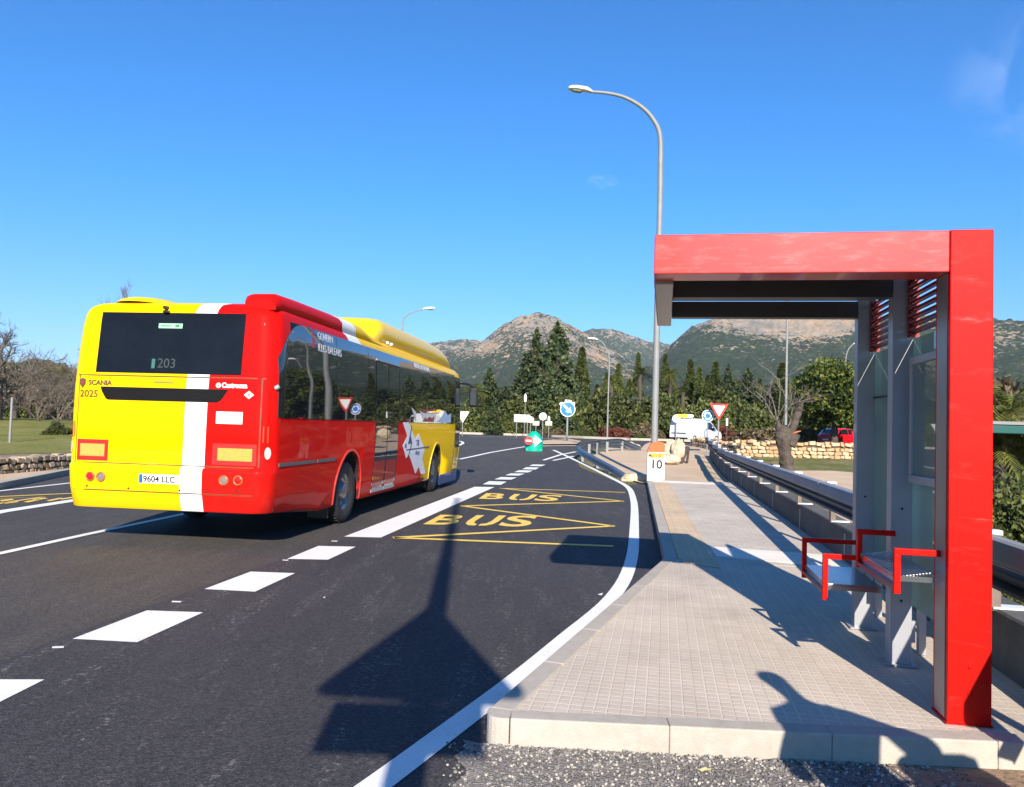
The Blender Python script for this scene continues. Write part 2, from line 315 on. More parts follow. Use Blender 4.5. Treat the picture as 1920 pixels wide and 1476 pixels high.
def drape(name, polys, mat, dz=.004, step=1.0, kind='structure', label=None):
    """flat marking polygons (lists of xy) cut finely and laid on the terrain"""
    bm = bmesh.new()
    for p in polys:
        vs = [bm.verts.new((q[0], q[1], 0)) for q in p]
        bm.faces.new(vs)
    ys = [v.co.y for v in bm.verts]; a, b = min(ys), max(ys)
    y = max(24, math.floor(a)) + .0137
    while y < min(b, 50):
        bmesh.ops.bisect_plane(bm, geom=bm.verts[:]+bm.edges[:]+bm.faces[:], plane_co=(0, y, 0), plane_no=(0, 1, 0)); y += step
    for v in bm.verts: v.co.z = terr(v.co.x, v.co.y) + dz
    bmesh.ops.recalc_face_normals(bm, faces=bm.faces)
    for f in bm.faces:
        if f.normal.z < 0: f.normal_flip()
    me = bpy.data.meshes.new(name); bm.to_mesh(me); bm.free(); me.materials.append(mat)
    o = bpy.data.objects.new(name, me); col.objects.link(o); return tag(o, label, kind=kind)
def strip(pts, w):
    """polyline xy -> list of quads of width w"""
    pts = [Vector(p[:2]) for p in pts]; L, Rr = [], []
    for i, p in enumerate(pts):
        t = (pts[min(i+1, len(pts)-1)] - pts[max(i-1, 0)]).normalized(); n = Vector((-t.y, t.x))
        L.append(p + n*w/2); Rr.append(p - n*w/2)
    return [[Rr[i], Rr[i+1], L[i+1], L[i]] for i in range(len(pts)-1)]
def smooth_poly(pts, k=6):
    """Catmull-Rom through points"""
    P = [Vector(p) for p in pts]; out = []
    for i in range(len(P)-1):
        a, b, c, d = P[max(i-1, 0)], P[i], P[i+1], P[min(i+2, len(P)-1)]
        for j in range(k):
            t = j/k; out.append(.5*((2*b) + (c-a)*t + (2*a-5*b+4*c-d)*t*t + (-a+3*b-3*c+d)*t*t*t))
    out.append(P[-1]); return out
# ================================================================ GROUND
ys = [-80, -20, 0, 12, 24] + [24 + i*1.5 for i in range(1, 17)] + [55, 70, 90, 130, 200, 320, 500, 900, 5000]
xs = [-4000, -800, -300, -120, -60, -30, -15, 0, 8, 15, 30, 60, 120, 300, 800, 4000]
mb = MB(); mb.add([(x, y, terr(x, y)) for y in ys for x in xs], [(j*len(xs)+i, j*len(xs)+i+1, (j+1)*len(xs)+i+1, (j+1)*len(xs)+i) for j in range(len(ys)-1) for i in range(len(xs)-1)])
tag(mb.build('ground', M_field), kind='structure')
def P2(*pp): return [tuple(Gt(a, b)[:2]) for a, b in pp]
right_edge = P2((1083, 862), (1086, 876), (1130, 893), (1176, 912))
asph = [(-7.2, -12), (-8.7, 8), (-10.45, 16.35), (-11.55, 21.0), (-14, 31), (-19, 48), (-34, 74)] + P2((872, 814.5), (1000, 818.5), (1100, 823), (1180, 826)) + [(60, 75), (60, 66), (30, 57)] + P2((1215, 846), (1140, 838), (1105, 842)) + right_edge + [(3.9, 24.2), (5, 24), (3.0, 9.4), (.9, 4.3), (-.05, 4.16), (.1, 4.08), (.25, 2.5), (.25, -12)]
drape('road', [asph], M_road, .004)
bay = P2((-260, 1345), (0, 1240), (383, 1100), (640, 1013), (884, 910), (1000, 874), (1075, 857)) + right_edge + [(3.9, 24.2), (5, 24), (3.0, 9.4), (.9, 4.3), (-.05, 4.16), (.1, 4.08), (.25, 2.5), (.25, 1)]
drape('road_bay_surface', [bay], M_bay, .008)
def mark(name, quads, mat=None, dz=.012): return drape(name, [P2(*q) for q in quads], mat or M_line, dz)
mark('road_marking_dashes', [
    [(-75, 1278), (83, 1278), (0, 1320), (-140, 1318)],
    [(136, 1201), (257, 1207.5), (381, 1151), (275, 1147.5)],
    [(383, 1107), (478, 1112), (553, 1077), (470, 1074)],
    [(538, 1050), (615, 1051.5), (667, 1027), (597, 1025.5)],
    [(905, 909), (939, 910), (950, 904), (917, 903)], [(927, 899.7), (958, 900.2), (969, 896), (939, 895.2)],
    [(947, 892), (973, 892.5), (984, 888.9), (958, 888.4)], [(964, 886), (990, 886.5), (999, 883), (973, 882.5)],
    [(979, 880.6), (1004, 881), (1011, 877.4), (987, 876.8)], [(992, 874.3), (1015, 874.9), (1023, 872), (999, 871.6)]])
drape('road_marking_bay_line', [P2((645, 1008), (714, 1009.6), (927, 914.3), (890, 913.7))], M_line, .012)
line_r = smooth_poly([G(a, b)[:2] for a, b in ((560, 1580), (705, 1476), (820, 1390), (962, 1282), (1062, 1198), (1148, 1122), (1181, 1062), (1189, 1000), (1187, 935), (1168, 908), (1108, 884), (1052, 868), (1037, 864))], 5)
drape('road_marking_edge_line', strip(line_r, .15), M_line, .012)
drape('road_marking_edge_line_far', strip(P2((1037, 864), (1076, 856)), .15) + strip(P2((1019, 863.5), (1050, 853.5), (1080, 847.5)), .16), M_line, .012)
drape('road_marking_centre_line', strip(P2((-160, 1071), (0, 1039.5), (160, 1004), (330, 968), (470, 938)), .12), M_line, .012)
drape('road_marking_island_line', strip(P2((862, 861.5), (920, 849), (985, 838)), .17) + strip(P2((985, 838), (1030, 836.3), (1080, 836)), .3), M_line, .012)
drape('road_marking_hook', strip(smooth_poly(P2((860, 836), (868, 831.5), (864, 828), (852, 826)), 4), .15), M_line, .012)
drape('road_marking_left_bay_line', strip(P2((-90, 980), (0, 961), (160, 936)), .26), M_line, .012)
drape('road_marking_left_edge_line', strip(P2((-90, 931), (0, 921.5), (150, 904.5)), .13), M_line, .012)
drape('road_marking_roundabout_line', strip(P2((880, 818.5), (960, 820), (1040, 823.5)), .3), M_line, .012)
# left bay yellow box and letters
drape('road_marking_left_yellow', strip(P2((-60, 935), (150, 925.5)), .12) + strip(P2((-60, 938), (80, 933), (-40, 951)), .11) +
      [P2(*q) for q in ([(0, 939), (22, 936.5), (27, 938.5), (2, 941.5)], [(5, 944), (30, 941), (36, 942.5), (10, 946)], [(44, 942), (72, 936.5), (80, 937.5), (52, 943.5)], [(60, 937), (84, 934.5), (90, 936), (66, 938.5)], [(86, 940), (112, 934.5), (120, 935.5), (94, 941)], [(110, 937), (140, 932), (146, 933.5), (116, 938)])], M_yel, .012)
drape('road_paint_flecks', [P2((98, 1216), (120, 1215), (119, 1218.5), (97, 1219)), P2((323, 1129.5), (341, 1130), (338, 1132.5), (321, 1132)), P2((530, 1051.5), (542, 1051.8), (539, 1053.6), (529, 1053)), P2((622, 1015.6), (634, 1015.9), (631, 1017.5), (621, 1017)), P2((1120, 1117), (1131, 1114), (1128, 1119)), P2((605, 1123), (610, 1121), (609, 1124.5))], M_line, .0125)
# yellow zigzag of the bus bay
zz = [(1150, 1026), (738, 1010), (1150, 988), (866, 950), (1168, 941), (938, 916.5), (1172, 924.5)]
zw = P2(*zz); q = []
for i in range(len(zw)-1): q += strip([zw[i], zw[i+1]], .135)
drape('road_marking_bus_zigzag', q, M_yel, .0145)
# ---------------------------------------------------------------- BUS lettering laid on the bay
def road_word(name, quad):
    BL, BR, TR, TL = [Vector(p) for p in P2(*quad)]; V, F = [], []
    for ch, u0, u1 in (('B', 0, .285), ('U', .36, .66), ('S', .70, 1)):
        if ch == 'U':
            for st in ([(0, 1), (.26, 1), (.24, .42), (.30, .22), (.44, .14), (.44, 0), (.22, .02), (.06, .16), (0, .4)], [(1, 1), (.74, 1), (.76, .42), (.70, .22), (.54, .14), (.54, 0), (.78, .02), (.94, .16), (1, .4)]):
                n0 = len(V)
                for a_, w in st: u = u0 + (u1-u0)*a_; p = (BL*(1-u) + BR*u)*(1-w) + (TL*(1-u) + TR*u)*w; V.append((p.x, p.y, .0165))
                F.append(list(range(n0, len(V))))
            continue
        o = text('tmp', ch, 1, M_yel, ext=0, bold=.02); me = o.data; xs_ = [v.co.x for v in me.vertices]; ys_ = [v.co.y for v in me.vertices]; n0 = len(V)
        for v in me.vertices:
            u = u0 + (u1-u0)*(v.co.x - min(xs_))/(max(xs_)-min(xs_)); w = (v.co.y - min(ys_))/(max(ys_)-min(ys_)); p = (BL*(1-u) + BR*u)*(1-w) + (TL*(1-u) + TR*u)*w; V.append((p.x, p.y, .0165))
        for f in me.polygons:
            c = sum(V[n0+i][0] for i in f.vertices)/len(f.vertices); F.append([n0+i for i in f.vertices])
        bpy.data.objects.remove(o)
    m = MB(); m.add(V, F); return tag(m.build(name, M_yel), kind='structure')
road_word('road_lettering', [(793, 985), (990, 990), (1012, 969), (826, 967)])
road_word('road_lettering', [(897, 936.5), (1042, 941.5), (1058, 930.5), (912, 926)])
# ---------------------------------------------------------------- pavement, kerbs
KA, KB, KC, KD = Vector((-.12, 4.10)), Vector((1.84, 9.35)), Vector((4.12, 23.9)), Vector((3.25, 3.94))
def bx(Y): return 2.18 + .19*Y            # line of the concrete parapet foot
def paver_mat(name, size, c1, c2, mortar, ms, rot, dist=.006, off=0.0, row=None, var=.5):
    m, nt, b = newmat(name); L = nt.links
    tc = N(nt, 'ShaderNodeTexCoord'); mp = N(nt, 'ShaderNodeMapping'); mp.inputs['Rotation'].default_value = (0, 0, rot); L.new(tc.outputs['Object'], mp.inputs['Vector'])
    br = N(nt, 'ShaderNodeTexBrick'); br.offset = off; br.squash = 1
    br.inputs['Scale'].default_value = 1; br.inputs['Brick Width'].default_value = size; br.inputs['Row Height'].default_value = row or size
    br.inputs['Mortar Size'].default_value = ms; br.inputs['Mortar Smooth'].default_value = .35; br.inputs['Bias'].default_value = 0
    br.inputs['Color1'].default_value = (*c1, 1); br.inputs['Color2'].default_value = (*c2, 1); br.inputs['Mortar'].default_value = (*mortar, 1)
    L.new(mp.outputs[0], br.inputs['Vector'])
    b2 = N(nt, 'ShaderNodeTexBrick'); b2.offset = 0; b2.inputs['Scale'].default_value = 1; b2.inputs['Brick Width'].default_value = size*3; b2.inputs['Row Height'].default_value = (row or size)*3
    b2.inputs['Mortar Size'].default_value = ms*.55; b2.inputs['Color1'].default_value = (1, 1, 1, 1); b2.inputs['Color2'].default_value = (.93, .92, .91, 1); b2.inputs['Mortar'].default_value = (.82, .80, .78, 1)
    L.new(mp.outputs[0], b2.inputs['Vector'])
    n1 = N(nt, 'ShaderNodeTexNoise', i_Scale=.9, i_Detail=8., i_Roughness=.65); L.new(tc.outputs['Object'], n1.inputs['Vector'])
    r1 = ramp(nt, [(.3, (.78, .765, .75)), (.42, (.93, .925, .92)), (.6, (1.05, 1.04, 1.03))]); L.new(n1.outputs['Fac'], r1.inputs[0])
    n3 = N(nt, 'ShaderNodeTexNoise', i_Scale=160., i_Detail=3., i_Roughness=.7); L.new(tc.outputs['Object'], n3.inputs['Vector'])
    r3 = ramp(nt, [(.3, (.86,)*3), (.7, (1.1,)*3)]); L.new(n3.outputs['Fac'], r3.inputs[0])
    x = br.outputs['Color']
    for o in (b2.outputs['Color'], r1.outputs[0], r3.outputs[0]):
        mu = N(nt, 'ShaderNodeMixRGB', blend_type='MULTIPLY'); mu.inputs[0].default_value = .9; L.new(x, mu.inputs[1]); L.new(o, mu.inputs[2]); x = mu.outputs[0]
    L.new(x, b.inputs['Base Color']); b.inputs['Roughness'].default_value = .88; b.inputs['Specular IOR Level'].default_value = .3
    iv = N(nt, 'ShaderNodeMath', operation='MULTIPLY_ADD'); iv.inputs[1].default_value = -1; L.new(br.outputs['Fac'], iv.inputs[0])
    sc = N(nt, 'ShaderNodeMath', operation='MULTIPLY'); sc.inputs[1].default_value = .15; L.new(n3.outputs['Fac'], sc.inputs[0]); L.new(sc.outputs[0], iv.inputs[2])
    bp = N(nt, 'ShaderNodeBump', i_Strength=.9, i_Distance=dist); L.new(iv.outputs[0], bp.inputs['Height']); L.new(bp.outputs[0], b.inputs['Normal'])
    MATS[name] = m; return m
M_pad = paver_mat('pad_pavers', .0667, (.54, .46, .375), (.57, .49, .40), (.66, .58, .48), .0075, .19, .0035)
M_flag = paver_mat('flag_pavers', .2, (.50, .445, .375), (.56, .50, .425), (.40, .365, .32), .0035, .16, .002, .5)
M_tact = paver_mat('tactile_pavers', .1, (.58, .42, .24), (.66, .48, .28), (.62, .52, .40), .014, .157, .006)
M_band = flat('cream_band', (.74, .69, .60), .9, var=.08, vs=3, bump=.1)
def shell_top(poly, z0, z1):
    m = MB(); m.prism([tuple(p) for p in poly], z0, z1); return m
tag(shell_top([KA + Vector((.09, .07)), KD, Vector((bx(9), 9)), Vector((bx(24), 24)), KC + Vector((.06, 0)), KB + Vector((.08, -.02))], -.05, .140).build('pavement', M_pad), kind='structure')
u2 = (KC - KB).normalized()
def along(t, off): p = KB + u2*t; return (p.x + off*u2.y, p.y - off*u2.x)
def sheet(name, poly, mat, z, th=.004): m = MB(); m.prism(poly, z, z + th); return tag(m.build(name, mat), kind='structure')
e = along(0, .155)
sheet('pavement_flags', [(e[0]-.0, 9.25), (bx(9.25)-.01, 8.95), (bx(23.95)-.01, 23.95), along(14.6, .155)], M_flag, .1405, .003)
sheet('pavement_tactile_strip', [along(-.25, .20), along(-.5, .58), along(13.9, .60), along(13.9, .16), along(0, .16)], M_tact, .145, .004)
sheet('pavement_band', [along(.35, .62), (bx(9.0)-.02, 8.93), (bx(10)-.02, 9.95), along(1.15, .62)], M_band, .145, .003)
sheet('pavement_band', [along(13.95, .16), along(13.8, 2.2), along(14.5, 2.2), along(14.6, .16)], M_band, .145, .003)
def kerb_run(m, p, q, w, z0, z1, seg=1.0, gap=.0008, bev=.009, inward=1):
    d = (q - p); Ln = d.length; d.normalize(); n = Vector((d.y, -d.x))*inward
    k = max(1, round(Ln/seg)); s = Ln/k
    for i in range(k):
        c = p + d*(s*(i + .5)) + n*w/2
        m.box((c.x, c.y, (z0+z1)/2), (s - gap, w, z1 - z0), math.atan2(d.y, d.x), bev=bev)
m = MB()
dl = (KB - KA).normalized(); fr = (KD - KA).normalized()
kerb_run(m, KA + dl*.16, KB, .13, -.1, .150, .9)
kerb_run(m, KB + u2*.01, KC, .15, -.1, .150, 1.0)
kerb_run(m, KA + fr*.16, KD, .13, -.1, .150, .9, inward=-1)
# rounded corner stone
ctr = KA + dl*.17 + fr*.17; pts = []
for i in range(9):
    t = i/8; p = (KA + dl*.155)*(1-t)**2 + KA*2*t*(1-t) + (KA + fr*.155)*t*t; pts.append(tuple(p))
pts += [tuple(KA + Vector((.168, .112)))]
m.prism(pts, -.1, .149)
tag(m.build('kerb', M_conc), kind='structure')
path = [(4.0, 23.92), (6.75, 23.92), (bx(34), 34), (bx(42)+.4, 42), (10.5, 50), (9.8, 56)] + P2((1200, 846), (1142, 841), (1112, 856), (1150, 880), (1190, 905))
drape('sandy_path', [path], M_sand, .045)
# gravel and soil shoulder in the foreground
M_gravel = ground_mat('gravel_bed', [(.3, (.10, .095, .09)), (.5, (.24, .22, .20)), (.7, (.40, .36, .31))], 6, 60, .95, 1, 70, dist=.03)
drape('gravel_shoulder', [[(-.20, 4.16), (-.12, 4.12), (1.6, 3.98), (2.2, 3.97), (2.1, 3.0), (2.0, -1), (-.3, -1), (-.12, 3.1), (-.20, 3.3), (-.14, 3.45), (-.22, 3.62), (-.15, 3.78), (-.23, 3.95), (-.17, 4.06)]], M_gravel, .013)
drape('soil_shoulder', [[(1.9, 4.05), (3.3, 3.98), (bx(3.9), 3.9), (bx(-2), -2), (1.9, -2), (1.95, 3.2)]], M_soil, .017)
m = MB(); g = random.Random(3)
proto = []
for k in range(6):
    bm = bmesh.new(); bmesh.ops.create_icosphere(bm, subdivisions=1, radius=1)
    for v in bm.verts: v.co *= g.uniform(.65, 1.15); v.co.z *= .7
    proto.append(([v.co.copy() for v in bm.verts], [[v.index for v in f.verts] for f in bm.faces])); bm.free()
for i in range(5200):
    x = g.uniform(-.42, 2.25); y = g.uniform(3.35, 4.12) if i % 5 else g.triangular(3.9, 4.12, 4.1)
    if y > 4.10 - .085*(x+.1)/1.6*1.0 or x < -.16 + g.uniform(-.14, .14): continue
    r = g.uniform(.0035, .0105); Rm = Matrix.Rotation(g.uniform(0, 6.3), 3, 'Z') @ Matrix.Rotation(g.uniform(-.5, .5), 3, 'X')
    vs, fs = proto[i % 6]; m.add([Rm @ v * r + Vector((x, y, .014 + r*.35)) for v in vs], fs, g.choice((0, 0, 1, 2)))
tag(m.build('gravel', [flat('gravel_grey', (.20, .19, .18), .9, var=.3, vs=50), flat('gravel_dark', (.09, .088, .085), .9, var=.3, vs=50), flat('gravel_pale', (.42, .38, .33), .9, var=.2, vs=50)]), 'loose grey gravel along the front kerb of the bus stop platform', 'gravel', kind='stuff')
# dry leaf
m = MB(); c0 = G(1322, 1447, .02); n = 9
lp = [(.035*math.cos(t)*(1 if i % 2 else .72), .02*math.sin(t)*(1 if i % 2 else .8)) for i, t in enumerate([2*math.pi*k/14 for k in range(14)])]
vs = [(0, 0, .006)] + [(x, y, .004 + .01*abs(math.sin(5*x*30))) for x, y in lp]; vs2 = [(x, y, z - .0015) for x, y, z in vs]
m.add(vs, [(0, i+1, (i+1) % 14 + 1) for i in range(14)]); m.add(vs2, [(0, (i+1) % 14 + 1, i+1) for i in range(14)])
o = m.build('dry_leaf', flat('dry_leaf', (.5, .44, .22), .8, var=.2, vs=60)); o.location = c0; tag(o, 'single pale dry leaf lying on the gravel in front of the kerb', 'leaf')
# left side: kerb, sidewalk, soil
L0, L1 = Vector((-8.3, 6)), Vector((-10.45, 16.35)); L2 = Vector((-11.55, 21.0)); L3 = Vector((-14, 31)); L4 = Vector((-19, 48))
m = MB()
for a, b in ((L0, L1), (L1, L2), (L2, L3)): kerb_run(m, a, b, .2, -.1, .15, 1.0, inward=-1)
tag(m.build('kerb', M_conc), kind='structure')
def offs(p, d): return (p.x - d, p.y + d*.25)
m = MB(); m.prism([offs(L0, .19), offs(L1, .19), offs(L2, .19), offs(L3, .19), offs(L3, 2.6), offs(L2, 2.6), offs(L1, 2.6), offs(L0, 2.6)], -.05, .14)
tag(m.build('sidewalk', M_sand), kind='structure')
drape('meadow', [[tuple(G(a, b, .41).xy) for a, b in ((-300, 859), (-150, 855), (0, 852), (140, 848.5), (330, 843))] + [(-14, 70), (-90, 75), (-60, 30)]], M_meadow, .41)
drape('meadow', [P2((1375, 846), (1600, 846), (1700, 850), (1640, 892), (1560, 884), (1490, 882), (1430, 868))], M_mead2, .02)
drape('gravel_lot', [P2((1480, 883), (1560, 884), (1640, 890), (1760, 905), (1900, 960), (1900, 1000), (1600, 1000), (1560, 960), (1480, 900))], M_sand, .024)
# roundabout island kerbs and beds
drape('traffic_island', [P2((985, 837), (1083, 836), (1090, 830), (1062, 824.5), (1018, 829.5))], M_sand, .1)
m = MB()
fk = P2((700, 811), (800, 812.5), (872, 814.3), (1000, 818), (1100, 822.6), (1180, 825.7)) + [(22, 70), (60, 76)]
for i in range(len(fk)-1):
    a, b = Vector(fk[i]), Vector(fk[i+1]); d = (b-a).normalized(); mid = (a+b)/2
    m.box((mid.x, mid.y + .4, .75 + .06), ((b-a).length, .8, .26), math.atan2(d.y, d.x))
tag(m.build('kerb', M_conc), kind='structure')
# ================================================================ BUS SHELTER
SY = .1915; SO = Vector((2.5368, 4.1815, .144))
sh = thing('bus_shelter', 'red framed bus shelter with grey posts, louvres and glass back standing on the paved platform', 'bus shelter', SO, -SY)
H, LW, PW = 2.61, 1.775, .214
M_brown = flat('inner_steel', (.30, .27, .25), .35, .4, var=.1, vs=3)
m = MB(); m.box((-PW/2, .115, H/2), (PW, .23, H), bev=.006)
m.box((-PW/2, .115, .004), (PW + .012, .24, .008))
m.build('end_post', M_red, sh)
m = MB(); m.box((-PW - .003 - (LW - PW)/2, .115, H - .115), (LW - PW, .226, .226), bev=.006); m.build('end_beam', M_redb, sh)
for z in (.16, .30): m = MB(); m.lathe([(.009, -.001), (.009, .004), (0, .005)], Matrix.Translation((-PW/2, 0, z)) @ Matrix.Rotation(R(90), 4, 'X'), 10); m.build('rivet', M_red, sh)
m = MB(); m.box((-PW-.0015, .115, 1.2), (.003, .16, 2.36)); m.build('post_inner_face', M_brown, sh)
# front fascia running along the kerb side of the roof: grey underside, red outside
m = MB(); m.box((-LW + .055, 1.20, H - .13), (.11, 1.93, .235), bev=.004); m.build('front_fascia', [M_brown], sh)
m = MB(); m.box((-LW - .002, 1.2, H - .12), (.004, 1.93, .24)); m.build('fascia_cladding', M_red, sh)
m = MB(); m.box((-LW/2 + .01, 1.2, H - .02), (LW - .16, 1.95, .03)); m.build('roof', flat('roof_panel', (.10, .10, .105), .5, .2), sh)
for d in (1.058, 2.04):
    m = MB(); m.box((-.155, d + .055, (H - .05)/2), (.135, .11, H - .05), bev=.004)
    m.box((-.155, d + .055, .006), (.2, .17, .012)); m.box((-.075, d + .035, .22), (.03, .03, .14))
    m.lathe([(.008, 0), (.008, .004), (0, .004)], Matrix.Translation((-.155, d, .42)) @ Matrix.Rotation(R(90), 4, 'X'), 8, 1)
    m.lathe([(.008, 0), (.008, .004), (0, .004)], Matrix.Translation((-.155, d, 1.02)) @ Matrix.Rotation(R(90), 4, 'X'), 8, 1)
    m.build('frame_post', [M_frame, M_black], sh)
    m = MB(); m.box((-.2235 - (LW-.335)/2, d + .055, H - .125), (LW - .34, .11, .13), bev=.004); m.build('frame_beam', flat('beam_dark', (.085, .078, .08), .45, .3, var=.1, vs=3), sh)
M_louv = flat('louvre_red', (.20, .008, .006), .35, .2, var=.1)
for a, b in ((.245, 1.05), (1.18, 2.03)):
    m = MB()
    for k in range(8):
        z = 2.18 + k*.048
        m.box((-.10, (a+b)/2, z), (.075, b - a, .006), M=Matrix.Rotation(R(-38), 3, 'Y'))
        m.box((-.118, (a+b)/2, z + .006), (.006, b - a, .016))
    m.box((-.10, a + .012, 2.35), (.07, .012, .40)); m.box((-.10, b - .012, 2.35), (.07, .012, .40))
    m.build('louvre', M_louv, sh)
for a, b, z0, z1 in ((.245, 1.05, .40, 2.14), (1.18, 2.03, .40, 1.785), (1.18, 2.03, 1.80, 2.14)):
    m = MB(); m.box((-.09, (a+b)/2, (z0+z1)/2), (.01, b - a, z1 - z0)); m.build('glass_panel', M_glass, sh)
m = MB(); m.box((-.09, 1.605, 1.792), (.03, .86, .012)); m.build('glazing_bar', M_black, sh)
# poster case in the near bay
m = MB()
for z in (1.225, 1.985): m.box((-.105, .61, z), (.07, .75, .05), bev=.004)
for y in (.26, .96): m.box((-.105, y, 1.605), (.07, .05, .71), bev=.004)
pc = m.build('poster_case', M_frame, sh)
m = MB(); m.box((-.083, .61, 1.605), (.008, .65, .71)); m.build('back_panel', flat('poster_back', (.13, .135, .15), .5, var=.12, vs=2), pc)
m = MB(); m.box((-.118, .61, 1.605), (.006, .65, .71)); m.build('glass', MATS['shelter_glass'], pc)
# seats: high perch in the near bay, low bench in the far bay
M_seat = flat('seat_steel', (.36, .38, .42), .22, .9, var=.08, vs=5)
def seat(name, y0, y1, xf, zs, za, slope):
    m = MB(); Ls = abs(xf) - .235; mid = -(abs(xf) + .235)/2
    n = 12 if name == 'perch_seat' else 1
    for k in range(n):  # slatted top
        w = Ls/n; x = xf + w*(k+.5)
        m.box((x, (y0+y1)/2, zs + slope*(x - mid)), (w*(.72 if n > 1 else 1), y1 - y0 - .02, .012), bev=.002)
    m.box((xf + .012, (y0+y1)/2, zs - .03 + slope*(xf - mid)), (.02, y1 - y0 - .02, .05))
    m.box((mid, y0 + .015, zs - .02), (Ls, .02, .03)); m.box((mid, y1 - .015, zs - .02), (Ls, .02, .03))
    s = m.build(name, M_seat, sh)
    for y in (y0 - .012, y1 + .012):
        a = MB(); a.box((mid - .0, y, za), (Ls + .04, .032, .034), bev=.003); a.box((xf - .003, y, (za - .017 + zs - .1)/2), (.034, .032, za - .017 - zs + .1), bev=.003)
        a.build('armrest', M_red, s)
    a = MB(); a.box((xf - .003, (y0+y1)/2, zs - .055 + slope*(xf - mid)), (.03, y1 - y0 - .012, .022)); a.build('front_rail', flat('rail_dark_red', (.22, .015, .02), .35, .2), s)
seat('perch_seat', .135, .97, -.43, .735, .865, .18)
seat('bench_seat', 1.20, 2.0, -.60, .47, .665, -.02)
# teal information board behind the glass
tot = thing('information_board', 'teal route information board with white text standing behind the shelter glass', 'information board', SO + Vector((.33, 1.32, 0)), -SY)
M_teal = flat('teal_panel', (.0, .21, .16), .4, var=.05); M_tealw = flat('board_white', (.72, .76, .72), .5)
m = MB(); m.box((0, .62, 1.25), (.05, 1.30, 1.36), bev=.006); m.build('panel', M_teal, tot)
for y in (1.275, -.035): m = MB(); m.box((0, y, 1.25), (.062, .022, 1.37)); m.build('edge_trim', M_black, tot)
for y in (.05, 1.18): m = MB(); m.box((0, y, .285), (.045, .06, .57)); m.build('leg', M_frame, tot)
m = MB()
for k in range(3): m.box((-.0265, .6, 1.50 - k*.185 - .1), (.003, 1.1, .165))
pp = m.build('timetable', M_tealw, tot)
m = MB()
for k in range(3):
    for j in range(5): m.box((-.0285, .35 + (j % 3)*.25, 1.46 - k*.185 - .1 + .02 - j*.018), (.002, .18 + .1*((j*7+k) % 3), .005))
m.build('timetable_print', flat('print_grey', (.25, .3, .28), .6), pp)
Mb = Matrix.Translation((-.0265, 1.2, 0)) @ Matrix.Rotation(R(-90), 4, 'Z') @ Matrix.Rotation(R(90), 4, 'X')
text('lettering', 'parada', .10, M_tealw, tot, Matrix.Translation((0, 0, 1.80)) @ Mb, ext=.001)
text('lettering', 'de bus', .11, M_tealw, tot, Matrix.Translation((0, 0, 1.66)) @ Mb, ext=.001)
# ================================================================ PARAPET AND GUARDRAIL
def along_bx(Y, off): return Vector((bx(Y) + off*math.cos(.188), Y - off*math.sin(.188), 0))
m = MB(); Yl = [2.6, 6, 10, 16, 22, 25, 28, 31, 34, 37]
prof = [(.03, -.05), (.05, .505), (.065, .52), (.28, .52), (.295, .505), (.32, -.3)]
vs = []
for Y in Yl:
    for a, z in prof: p = along_bx(Y, a); vs.append((p.x, p.y, z + terr(0, Y)))
k = len(prof); fs = [(i*k+j, i*k+j+1, (i+1)*k+j+1, (i+1)*k+j) for i in range(len(Yl)-1) for j in range(k-1)] + [list(range(k)), list(range((len(Yl)-1)*k, len(Yl)*k))]
m.add(vs, fs)
for i in range(10):  # joint fillets, pale cement smears
    p = along_bx(3.4 + 3.1*i, .04); m.box((p.x, p.y, .22 + terr(0, p.y)), (.012, .05, .48), -.188, 1)
tag(m.build('parapet_wall', [M_concd, M_conc]), 'long low grey concrete parapet edging the platform under the guardrail', 'parapet')
M_railn = flat('rail_weathered', (.075, .085, .10), .55, .35, var=.12, vs=3)
M_tube = flat('tube_grey', (.24, .25, .27), .7, .0, var=.12, vs=3)
gr = thing('guardrail', 'long straight double steel guardrail mounted on top of the concrete parapet', 'guardrail', (0, 0, 0))
def wbeam(path, zc, h, outward, mi=0, depth=.08):
    """W profile swept along path of (x, y, ztop-offset)"""
    pr = [(0, -.5), (.06, -.42), (.9, -.34), (.9, -.2), (.15, -.06), (.15, .06), (.9, .2), (.9, .34), (.06, .42), (0, .5)]
    m = MB(); vs = []; P = [Vector(p) for p in path]
    for i, p in enumerate(P):
        t = P[min(i+1, len(P)-1)] - P[max(i-1, 0)]; t.z = 0; t.normalize(); n = Vector((t.y, -t.x, 0))*outward
        for a, z in pr: vs.append(p + n*(a*depth) + Vector((0, 0, zc + z*h)))
        for a, z in reversed(pr): vs.append(p + n*(a*depth - .006) + Vector((0, 0, zc + z*h)))
    k = 2*len(pr); fs = [(i*k+j, i*k+(j+1) % k, (i+1)*k+(j+1) % k, (i+1)*k+j) for i in range(len(P)-1) for j in range(k)] + [list(range(k)), list(range((len(P)-1)*k, len(P)*k))]
    m.add(vs, fs, mi); return m
def rp(Y, off, z=0): p = along_bx(Y, off); p.z = z + terr(0, Y); return p
wbeam([rp(Y, -.09) for Y in Yl[:-1] + [36.5]], .80, .165, -1, depth=.085).build('rail', M_railn, gr)
m = MB()
for a, b in ((Yl[i], Yl[i+1]) for i in range(len(Yl)-1)):
    pa, pb = rp(a, -.14, .975), rp(min(b, 36.5), -.14, .975)
    m.box(tuple((pa+pb)/2), ((pb-pa).length, .13, .15), math.atan2(pb.y-pa.y, pb.x-pa.x), bev=.035)
m.build('top_tube', M_tube, gr)
Y = 2.85
